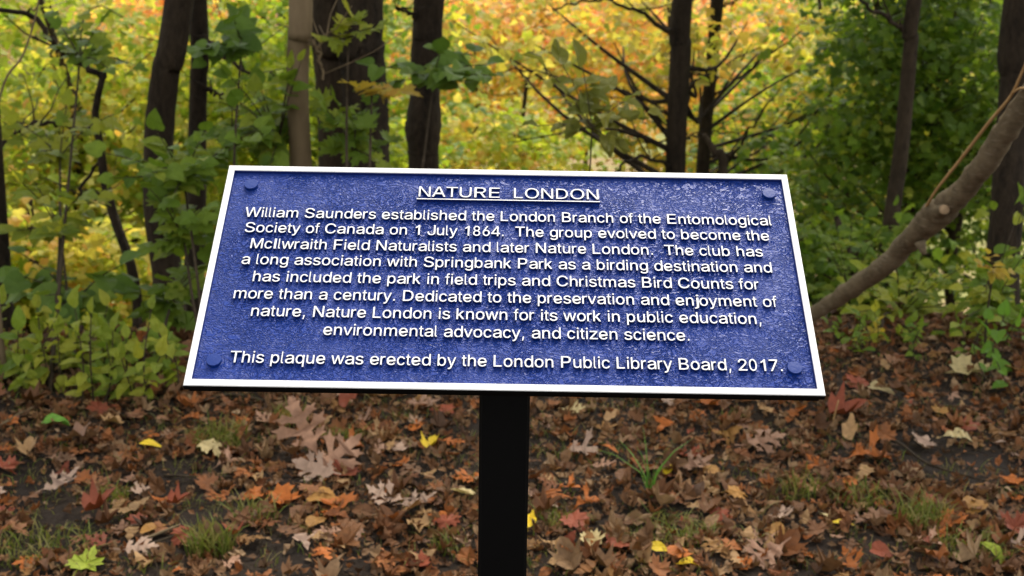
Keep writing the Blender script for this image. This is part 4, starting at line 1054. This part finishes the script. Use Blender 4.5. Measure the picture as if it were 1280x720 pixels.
sapling('sapling', 'young maple with green and yellow lobed leaves before the blackish trunks', 'sapling', gb(455, 470),
        [(400, 485, 130, 205, 4.7, 5.2, 10, 6, 'maple', .10, N_GREEN, .4, 'flat'), (400, 470, 10, 60, 4.8, 5.2, 4, 4, 'maple', .09, N_YG, .3, 'flat'), (460, 625, 62, 112, 4.8, 5.4, 12, 7, 'heart', .085, N_DGREEN, .4, 'flat'), (430, 500, 90, 120, 4.8, 5.0, 3, 4, 'maple', .09, N_YEL, .3, 'flat')])
sapling('sapling', 'tall slim sapling with large green leaves between the dark pair and tan trunk', 'sapling', gb(318, 470),
        [(255, 348, 5, 75, 4.7, 5.3, 8, 6, 'heart', .10, N_DGREEN, .4, 'flat'), (230, 350, 120, 175, 4.8, 5.4, 8, 7, 'maple_mid', .09, N_GREEN, .4, 'flat')])
sapling('sapling', 'thin sapling with yellow-green leaf sprays crossing the crooked stem at far left', 'sapling', gb(60, 500),
        [(0, 150, 120, 220, 4.8, 5.6, 10, 8, 'maple_mid', .085, N_YG, .45, 'flat'), (30, 170, 20, 90, 5.0, 5.8, 8, 7, 'maple_mid', .085, N_GREEN, .45, 'flat')])
sapling('seedling', 'olive compound-leaved seedling rising just above the plaque centre', 'seedling', gb(735, 445),
        [(655, 825, 72, 190, 3.7, 4.0, 9, 6, 'ovate', .088, N_OLIVE, .32, 'flat')], stem_r=.004)
sapling('sapling', 'yellow-green sapling under the leaning grey trunk', 'sapling', gb(1105, 440),
        [(1035, 1215, 300, 425, 4.6, 5.4, 22, 8, 'ovate', .085, N_YG, .4, 'flat')], stem_r=.006)
sapling('shrub', 'weedy shrub at the right edge with a cluster of yellow leaves', 'shrub', gb(1235, 460),
        [(1180, 1300, 250, 430, 4.2, 4.9, 16, 7, 'ovate', .075, N_GREEN, .4, 'flat'), (1222, 1262, 315, 345, 4.2, 4.3, 4, 4, 'ovate', .06, N_YEL, .15, 'flat'), (1190, 1290, 280, 400, 4.3, 4.9, 8, 7, 'ovate', .07, N_YG, .3, 'flat')], stem_r=.005)
sapling('weed', 'bright green broad-leaved weed at the right edge of the wood', 'weed', gb(1250, 455),
        [(1228, 1275, 385, 430, 4.1, 4.25, 4, 4, 'heart', .062, N_BGREEN, .2, 'up')], stem_r=.004)
sapling('seedling', 'small seedling with orange-yellow leaves near the foot of the slender brown trunk', 'seedling', gb(1088, 436),
        [(1062, 1115, 408, 425, 4.5, 4.7, 4, 4, 'ovate', .075, N_YEL, .2, 'flat')], stem_r=.003)
sapling('shrub', 'dim green undergrowth behind the right edge of the plaque', 'shrub', gb(1030, 430),
        [(1000, 1120, 250, 400, 5.6, 6.6, 16, 7, 'ovate', .075, N_GREEN, .5, 'flat')], stem_r=.005)
sapling('ground_plant', 'low scattered green plants on the litter right of the plaque', 'plant', gb(1130, 445),
        [(1015, 1275, 395, 432, 4.3, 4.7, 26, 5, 'ovate', .05, N_GREEN, .3, 'up'), (1030, 1240, 390, 428, 4.4, 4.7, 12, 5, 'ovate', .05, N_YG, .3, 'up')], stem_r=.003)
# bare pale stems at the left edge
def bare(label, rows, mat, r):
    pts = [list(at(px, py, Yd)) + [rr] for (px, py, Yd, rr) in rows]
    g = pts[0]; g[2] = float(hgt(g[0], g[1])) - .02
    base = Vector(g[:3]); Q = spline(pts, 30)
    root = thing('bare_stem', label, 'stem', base)
    m = MB(); m.tube(Q[:, :3], Q[:, 3], 7, .04); m.build('stem', mat, root, origin=base)
bare('pale bare stem at the left edge beside the shrubs', [(8, 520, 4.05, .011), (6, 470, 4.05, .010), (0, 410, 4.05, .009), (-6, 330, 4.1, .008), (-12, 100, 4.2, .007)], BARK_TAN, .01)
bare('thin grey twig slanting across the upper left corner', [(-60, 520, 4.3, .006), (-30, 300, 4.3, .005), (0, 120, 4.3, .004), (28, 70, 4.3, .0035), (45, 18, 4.3, .003), (52, -30, 4.3, .003)], BARK_TAN, .004)

# ------------------------------------------------------------------ fallen leaves one by one
fallen_xy = []
def lay(kind, var, mat, px, py, size_px, ang, lift=.012, tiltv=None, label=None, group=None, seed=0):
    p = G(px, py)
    dist = (p - Vector((0, 0, CAM_H))).length
    s = size_px * dist / FPX
    rr = np.random.default_rng(seed + int(px * 3 + py * 7))
    n = np.array([rr.normal(0, .15), rr.normal(-.10, .15), 1.0]) if tiltv is None else np.array(tiltv)
    d = np.array([math.sin(ang), math.cos(ang), 0]); d -= n * d.dot(n) / n.dot(n)
    Rm = frame(d, n)
    c = Rm @ np.array([0, .45, 0]) * s
    me = leaf_mesh(kind, var, mat)
    V = SH[kind][var % len(SH[kind])][0]
    Wz = (V @ Rm.T)[:, 2] * s
    o = bpy.data.objects.new('fallen_leaf', me); C.objects.link(o)
    z = p.z + lift - min(0, np.percentile(Wz, 15)) * .8
    Rs = Rm * s
    o.matrix_world = Matrix(((*Rs[0], p.x - c[0]), (*Rs[1], p.y - c[1]), (*Rs[2], z - c[2] * .0), (0, 0, 0, 1)))
    tag(o, label, 'leaf', group)
    fallen_xy.append((p.x, p.y, s))
    return o

D_ = R
picks = [
 (75, 618, 52, 'oak', 'pale', 40, 'pale pink-tan lobed leaf lying alone on bare soil at the left'),
 (12, 632, 62, 'oak', 'pale', 250, 'large pale oak leaf cut by the left edge of the photo'),
 (165, 648, 58, 'white_oak', 'tan', 60, 'tan round-lobed oak leaf on dark soil at lower left'),
 (265, 571, 34, 'maple', 'cream', 120, 'cream maple-like leaf below the grass tuft at left'),
 (188, 565, 28, 'ovate', 'yellow', 80, 'small bright yellow oval leaf at left'),
 (70, 538, 34, 'ovate', 'green', 70, 'green oval leaf below the left shrubs'),
 (96, 560, 42, 'curled', 'pink', 100, 'curled pinkish-brown leaf below the green oval leaf'),
 (128, 648, 42, 'curled', 'red', 60, 'folded rust-red leaf left of the tan round-lobed one'),
 (190, 672, 34, 'ovate', 'gold', 50, 'golden brown leaf below the tan round-lobed one'),
 (108, 712, 46, 'maple', 'lime', 10, 'lime green leaf at the bottom edge on the left'),
 (172, 697, 46, 'oak', 'pale', 80, 'pale lobed leaf flat on soil at the bottom left'),
 (128, 690, 40, 'oak', 'red', 280, 'reddish oak leaf beside the pale one at the bottom left'),
 (176, 622, 38, 'oak', 'pale', 35, 'narrow pale grey leaf just above the tan round-lobed one'),
 (200, 635, 24, 'curled', 'orange', 90, 'small orange-brown leaf right of the tan round-lobed one'),
 (355, 633, 44, 'maple', 'orange', 100, 'bright orange-red pointed leaf left of the pink oak cluster'),
 (318, 628, 34, 'maple', 'orange', 260, 'orange leaf at left of centre beside the orange-red one'),
 (382, 568, 82, 'oak', 'pink', 345, 'largest pinkish oak leaf standing upright in the cluster left of the post'),
 (420, 588, 70, 'oak', 'pink', 30, 'pink oak leaf leaning on the largest one'),
 (398, 600, 66, 'oak', 'pale', 300, 'greyish oak leaf at the foot of the upright cluster'),
 (462, 570, 46, 'oak', 'pink', 70, 'flat pinkish oak leaf right of the upright cluster'),
 (495, 574, 46, 'oak', 'pale', 10, 'pale narrow oak leaf between the cluster and the post'),
 (436, 565, 40, 'oak', 'orange', 60, 'orange oak leaf just right of the upright cluster'),
 (425, 640, 46, 'maple', 'orange', 170, 'orange three-pointed leaf below the upright cluster'),
 (485, 634, 54, 'oak', 'pale', 290, 'pale pink oak leaf, left one of the bright pair beside the post'),
 (520, 640, 50, 'oak', 'pale', 70, 'pale pink oak leaf, right one of the bright pair beside the post'),
 (578, 627, 34, 'maple', 'cream', 200, 'cream leaf close to the left side of the post'),
 (396, 662, 42, 'ovate', 'gold', 20, 'long golden curled leaf below the orange three-pointed one'),
 (378, 685, 36, 'oak', 'pale', 150, 'small pale oak leaf near the bottom, left of the post'),
 (406, 702, 46, 'oak', 'orange', 160, 'orange oak leaf at the bottom edge left of the post'),
 (527, 512, 44, 'oak', 'pink', 80, 'pinkish-grey oak leaf under the lower edge of the plaque'),
 (437, 512, 40, 'curled', 'red', 30, 'curled rust leaf under the lower edge of the plaque'),
 (538, 567, 26, 'curled', 'yellow', 20, 'small curled yellow leaf left of the post'),
 (530, 587, 32, 'curled', 'tan', 80, 'squarish tan leaf just below the small yellow one'),
 (470, 553, 36, 'oak', 'tan', 60, 'tan oak leaf above the flat pinkish one'),
 (524, 668, 46, 'curled', 'tan', 150, 'tan curled leaf near the post below the bright pair'),
 (588, 605, 44, 'oak', 'orange', 250, 'orange oak leaf half hidden by the post on its left'),
 (716, 523, 34, 'oak', 'cream', 110, 'cream lobed leaf just below the plaque, right of the post'),
 (824, 513, 44, 'oak', 'pale', 60, 'pale pink oak leaf just below the plaque, right side'),
 (890, 510, 34, 'maple', 'orange', 90, 'orange leaf just below the plaque, right side'),
 (726, 572, 48, 'oak', 'pale', 90, 'pale grey-pink oak leaf right of the post'),
 (760, 569, 28, 'ovate', 'orange', 120, 'small rounded orange leaf right of the grey-pink oak leaf'),
 (833, 597, 26, 'ovate', 'yellow', 10, 'yellow oval leaf at the foot of the tall grass blades'),
 (866, 592, 50, 'oak', 'pink', 70, 'pink oak leaf right of the tall grass blades'),
 (922, 627, 30, 'maple', 'gold', 80, 'golden maple leaf right of the tall grass blades'),
 (680, 632, 54, 'oak', 'pale', 150, 'greyish oak leaf close to the right side of the post'),
 (732, 637, 40, 'oak', 'orange', 60, 'orange-tan oak leaf right of the greyish one'),
 (741, 686, 34, 'maple', 'cream', 20, 'cream lobed leaf near the bottom, right of the post'),
 (662, 664, 30, 'ovate', 'yellow', 10, 'yellow leaf touching the right side of the post'),
 (852, 702, 38, 'heart', 'orange', 60, 'rounded orange leaf at the bottom, right of centre'),
 (862, 714, 34, 'narrow', 'yellow', 75, 'bright yellow curled leaf at the bottom edge'),
 (822, 695, 28, 'ovate', 'yellow', 100, 'small yellow leaf left of the rounded orange one'),
 (832, 636, 34, 'ovate', 'pink', 100, 'pinkish oval leaf below the tall grass blades'),
 (950, 562, 62, 'oak', 'pink', 70, 'long pink oak leaf under the right end of the plaque'),
 (904, 553, 40, 'curled', 'gold', 80, 'golden brown leaf left of the long pink one'),
 (1152, 562, 46, 'oak', 'pale', 30, 'pale pink oak leaf at right'),
 (1196, 555, 42, 'white_oak', 'cream', 90, 'pale tan leaf on bare soil at right'),
 (1240, 558, 34, 'oak', 'pale', 150, 'greyish leaf right of the pale tan one'),
 (1085, 578, 62, 'oak', 'orange', 80, 'large orange-brown oak leaf right of the plaque corner'),
 (1050, 664, 28, 'ovate', 'yellow', 100, 'brightest yellow leaf, alone on dark soil at lower right'),
 (975, 655, 40, 'oak', 'pale', 20, 'pale pink oak leaf left of the brightest yellow leaf'),
 (1024, 650, 30, 'curled', 'cream', 160, 'cream curled leaf left of the brightest yellow leaf'),
 (1165, 657, 32, 'oak', 'tan', 170, 'light tan leaf on the grass at lower right'),
 (1190, 661, 34, 'maple', 'orange', 80, 'orange leaf right of the light tan one'),
 (1156, 690, 46, 'oak', 'pink', 100, 'pinkish red oak leaf near the bottom right'),
 (1214, 622, 36, 'curled', 'gold', 60, 'golden curled leaf at right on leaf litter'),
 (1100, 700, 28, 'heart', 'red', 120, 'small red-orange leaf at the bottom right'),
 (1212, 470, 50, 'maple', 'cream', 80, 'large pale golden leaf at the edge of the undergrowth'),
 (1055, 527, 46, 'curled', 'red', 80, 'rust leaf just right of the plaque corner'),
 (986, 521, 44, 'oak', 'orange', 80, 'orange-tan oak leaf below the plaque corner'),
 (1100, 494, 32, 'heart', 'cream', 120, 'small cream leaf right of the plaque'),
 (1058, 612, 40, 'oak', 'orange', 250, 'orange oak leaf below the large orange-brown one'),
 (958, 705, 62, 'oak', 'pink', 240, 'pink oak leaf at the bottom edge, right half'),
 (1265, 610, 44, 'oak', 'orange', 20, 'orange lobed leaf at the right edge'),
 (1240, 700, 40, 'narrow', 'lime', 150, 'yellow-green leaf at the bottom right'),
 (930, 690, 46, 'oak', 'tan', 20, 'tan oak leaf near the bottom, right half'),
 (1268, 690, 40, 'oak', 'pale', 100, 'pale leaf at the lower right corner'),
]
for i, (px, py, sz, kind, mt, ang, lab) in enumerate(picks):
    tv = None
    if i in (16, 17, 18): tv = [(-.1, -1.0, .75), (.3, -.8, .8), (-.3, -.6, .9)][i - 16]
    lay(kind, i, GL[mt], px, py, sz, D_(ang), label=lab, tiltv=tv, seed=i, lift=.02)

# ordinary fallen leaves, still single objects
kinds = [('oak', 'pink', 'pinkish oak leaf'), ('oak', 'brown', 'dark brown oak leaf'), ('curled', 'brown', 'curled brown leaf'), ('oak', 'orange', 'orange-brown oak leaf'), ('curled', 'tan', 'curled tan leaf'),
         ('maple', 'red', 'rust-red maple leaf'), ('white_oak', 'tan', 'tan round-lobed leaf'), ('ovate', 'brown', 'oval brown leaf'), ('curled', 'red', 'curled rusty leaf'), ('heart', 'gold', 'golden rounded leaf')]
COLS = ['at the left edge', 'below the left shrubs', "below the plaque's left corner", 'left of the upright oak leaves', 'around the upright oak leaves', 'just left of the post', 'just right of the post',
        'left of the tall grass blades', 'right of the tall grass blades', "below the plaque's right corner", 'right of the plaque', 'at the right edge']
ROWS = ['on the farthest litter', 'on the upper litter', 'halfway down', 'near the bottom edge']
taken = set()
bare_spots = [(95, 655, 60, 35), (350, 690, 55, 35), (1195, 575, 80, 28), (1080, 690, 60, 25), (230, 600, 50, 20), (60, 600, 60, 20), (920, 600, 30, 15), (20, 690, 40, 30), (270, 640, 50, 25)]
def in_bare(px, py):
    return any(((px - a) / c) ** 2 + ((py - b) / d) ** 2 < 1 for a, b, c, d in bare_spots)
cnt = 0
used = [(p[0], p[1]) for p in picks]
while cnt < 224:
    px, py = rng.uniform(0, 1280), 440 + 280 * rng.uniform(0, 1) ** .7
    if px < 235 and py < 505: continue
    if 235 <= px < 1030 and py < 497: continue
    if 598 < px < 662: continue
    if in_bare(px, py) and rng.random() < .85: continue
    if min((px - a) ** 2 + ((py - b) * 1.5) ** 2 for a, b in used) < 15 ** 2: continue
    k = rng.choice(len(kinds), p=[.18, .16, .15, .12, .12, .06, .07, .06, .06, .02])
    kind, mt, lab = kinds[k]
    cell = (int(k), min(int(px / 106.7), 11), min(int((py - 440) / 70), 3))
    if cell in taken: continue
    taken.add(cell)
    lab = lab + ' ' + ROWS[cell[2]] + ', ' + COLS[cell[1]]
    depth = (py - 300) / 420
    lay(kind, int(rng.integers(0, 6)), GL[mt], px, py, (18 + 22 * depth) * rng.uniform(.65, 1.2), rng.uniform(0, 6.28), label=lab, group='ordinary fallen leaves around the post', seed=cnt, lift=.014)
    used.append((px, py)); cnt += 1

# ------------------------------------------------------------------ litter, twigs and grass too many to count
def litter():
    Vs, Fs, off = [], [], 0
    def put(kind, n, smin, smax, xr, yr, sig, lift):
        nonlocal off
        x = rng.uniform(*xr, n); y = yr[0] + (yr[1] - yr[0]) * rng.uniform(0, 1, n)
        # thin the cover over the bare patches
        keep = np.ones(n, bool)
        dens = .5 + .5 * np.sin(3.1 * x + 1.7 * np.sin(2.2 * y)) * np.cos(2.7 * y + 1.3 * x)
        keep &= rng.random(n) < (.52 + .5 * dens)
        for (a, b, c, d) in bare_spots:
            g = G(a, b); gx = c * g.y / FPX; gy = max(abs(G(a, b + d).y - g.y), .05) * 1.1
            ins = ((x - g.x) / gx) ** 2 + ((y - g.y) / gy) ** 2 < 1
            keep &= ~(ins & (rng.random(n) < .72))
        x, y = x[keep], y[keep]; n = len(x)
        if not n: return
        s = rng.uniform(smin, smax, n)
        a = rng.uniform(0, 6.28, n)
        N = np.stack([rng.normal(0, sig, n), rng.normal(0, sig, n), np.ones(n)], 1)
        D = np.stack([np.cos(a), np.sin(a), np.zeros(n)], 1)
        D = D - N * (np.sum(D * N, 1) / np.sum(N * N, 1))[:, None]
        P = np.stack([x, y, hgt(x, y) + rng.uniform(.002, lift, n)], 1)
        V, F = scatter(kind, P, frames(D, N), s)
        Vs.append(V); Fs.append(F + off); off += len(V)
    X = (-3.2, 3.2)
    put('curled', 17000, .014, .045, (-2.0, 2.0), (2.5, 5.0), .5, .012)
    put('curled', 2600, .05, .09, X, (2.5, 7.0), .45, .02)
    put('ovate', 6000, .02, .06, X, (2.5, 7.0), .45, .014)
    put('kite', 26000, .008, .028, (-2.2, 2.2), (2.5, 5.2), .6, .010)
    o = link('leaf_litter', mesh_np('leaf_litter', np.concatenate(Vs), np.concatenate(Fs), L_LITTER))
    tag(o, 'brown crumpled litter of small dead leaves covering the soil', 'leaf litter', kind='stuff')
    Vs.clear(); Fs.clear(); off = 0
    put('oak', 2600, .045, .10, X, (2.6, 7.5), .2, .022)
    put('maple', 900, .04, .075, X, (2.6, 7.5), .35, .022)
    put('white_oak', 600, .045, .09, X, (2.6, 7.5), .35, .022)
    o = link('leaf_litter', mesh_np('leaf_litter', np.concatenate(Vs), np.concatenate(Fs), L_LITTER2))
    tag(o, 'layer of larger dead oak leaves strewn over the fine litter', 'leaf litter', kind='stuff')
litter()

def twigs():
    m = MB()
    for k in range(2600):
        x, y = rng.uniform(-2.1, 2.1), rng.uniform(2.6, 5.2)
        L = rng.uniform(.02, .15); a = rng.normal(.1, .8)
        d = np.array([math.cos(a), math.sin(a)])
        pts = []
        for s in np.linspace(-.5, .5, 4):
            q = np.array([x, y]) + d * s * L + rng.normal(0, .004, 2)
            pts.append([q[0], q[1], float(hgt(q[0], q[1])) + rng.uniform(.004, .016)])
        m.tube(pts, rng.uniform(.0005, .0015), 4, cap=False)
    o = m.build('twigs', BARK_TWIG); o.name = 'twig_debris'
    tag(o, 'thin broken twigs and stalks scattered through the litter', 'twigs', kind='stuff')
    for (pts, r, lab) in [
        ([(255, 508), (290, 500), (320, 506), (345, 512)], .006, 'grey fallen stick under the left corner of the plaque'),
        ([(185, 690), (215, 680), (245, 668)], .003, 'short thick twig on soil at the lower left'),
        ([(205, 602), (245, 604), (290, 604)], .0035, 'straight twig lying left of the bright orange leaves'),
        ([(1030, 545), (1080, 556), (1120, 560), (1160, 588), (1240, 612)], .0045, 'long thin branch lying across the right side'),
        ([(0, 540), (30, 522), (62, 510)], .004, 'pale dry stalk leaning on the litter at the left'),
        ([(183, 682), (208, 672), (226, 664)], .004, 'pale straw-coloured stick beside the short twig'),
        ([(855, 575), (880, 560), (915, 552)], .003, 'curved twig near the tall grass blades')]:
        P = []
        for (a, b) in pts:
            g = G(a, b); P.append([g.x, g.y, g.z + .02, r])
        P[-1][3] = r * .5
        Q = spline(P, 16); mm = MB(); mm.tube(Q[:, :3], Q[:, 3], 7, .08)
        o = mm.build('fallen_twig', BARK_TWIG if 'pale' not in lab else BARK_TAN)
        tag(o, lab, 'twig')
    # upright red-brown seedling stalk right of the plaque
    g = G(1038, 545); Q = spline([[g.x, g.y, g.z - .01, .003], [g.x + .006, g.y, g.z + .06, .0025], [g.x + .012, g.y - .01, g.z + .12, .002]], 10)
    mm = MB(); mm.tube(Q[:, :3], Q[:, 3], 6); tag(mm.build('bare_stem', SHOOT), 'short upright reddish stalk below the right corner of the plaque', 'stem')
twigs()

def blades(px, py, n, rad, hmin, hmax, lean=.5, width=.0022):
    g = G(px, py); V = []; F = []
    for k in range(n):
        a = rng.uniform(0, 6.28); q = rad * math.sqrt(rng.random())
        x, y = g.x + math.cos(a) * q, g.y + math.sin(a) * q * .8
        z = float(hgt(x, y)); h = rng.uniform(hmin, hmax); w = width * rng.uniform(.6, 1.2)
        b = rng.uniform(0, 6.28); l = h * lean * rng.uniform(.2, 1.3)
        dx, dy = math.cos(b) * l, math.sin(b) * l
        c = rng.uniform(0, 3.14); ux, uy = math.cos(c) * w, math.sin(c) * w
        o = len(V)
        for s in (0, .4, .75):
            t = 1 - s * .5
            cx, cy, cz = x + dx * s * s, y + dy * s * s, z + h * s * (1 - .25 * s)
            V += [(cx - ux * t, cy - uy * t, cz), (cx + ux * t, cy + uy * t, cz)]
        V.append((x + dx * 1.1, y + dy * 1.1, z + h * .76))
        F += [(o, o + 1, o + 3), (o, o + 3, o + 2), (o + 2, o + 3, o + 5), (o + 2, o + 5, o + 4), (o + 4, o + 5, o + 6)]
    return V, F, g
GRASS2 = leaf_mat('tall_grass_blade', [(.08, .20, .03), (.12, .26, .04), (.07, .16, .025)], .3, .45, False, .15)
for (px, py, n, rad, h0, h1, ln, lab) in [
    (275, 556, 240, .085, .04, .10, .7, 'green grass tuft under the left corner of the plaque'),
    (362, 532, 120, .06, .04, .10, .6, 'grass tuft under the plaque beside the upright oak leaves'),
    (262, 695, 200, .055, .06, .13, .5, 'grass tuft at the bottom left'),
    (1150, 660, 230, .07, .05, .12, .6, 'thick grass tuft at lower right'),
    (1075, 626, 170, .09, .03, .07, .7, 'short grass patch below the orange oak leaves at right'),
    (140, 628, 90, .05, .03, .07, .6, 'small grass tuft above the tan oak leaf at left'),
    (428, 552, 110, .06, .03, .08, .7, 'grass tuft behind the pink oak leaf cluster'),
    (60, 690, 220, .14, .03, .07, .9, 'sparse grass patch in the lower left corner'),
    (845, 672, 160, .10, .03, .07, 1.1, 'flattened grass wisps below the tall blades'),
    (1000, 618, 90, .05, .04, .09, .5, 'grass tuft below the right end of the plaque'),
    (320, 650, 120, .06, .03, .08, .8, 'grass tuft left of the orange leaves'),
    (560, 690, 70, .05, .03, .07, .6, 'thin grass tuft just left of the post'),
    (1215, 690, 160, .10, .03, .07, .9, 'grass patch at the bottom right'),
    (650 + 40, 655, 60, .05, .03, .06, .6, 'thin grass tuft just right of the post'),
]:
    V, F, g = blades(px, py, int(n * .8), rad, h0, h1, ln)
    tag(link('grass_tuft', mesh_np('grass_tuft', V, F, GRASS)), lab, 'grass tuft', 'grass tufts among the leaves')
V, F, g = blades(812, 622, 11, .010, .12, .20, .8, .003)
tag(link('grass_tuft', mesh_np('grass_tuft', V, F, GRASS2)), 'tall bent green blades standing right of the post', 'grass tuft', 'grass tufts among the leaves')
Vs, Fs, off = [], [], 0
for k in range(520):
    px, py = rng.uniform(0, 1280), rng.uniform(450, 720)
    V, F, g = blades(px, py, 7, .04, .015, .05, .9, .0015)
    Vs.append(np.array(V)); Fs.append(np.array(F) + off); off += len(V)
tag(link('grass', mesh_np('grass', np.concatenate(Vs), np.concatenate(Fs), GRASS)), 'sparse short grass blades growing through the leaf litter', 'grass', kind='stuff')
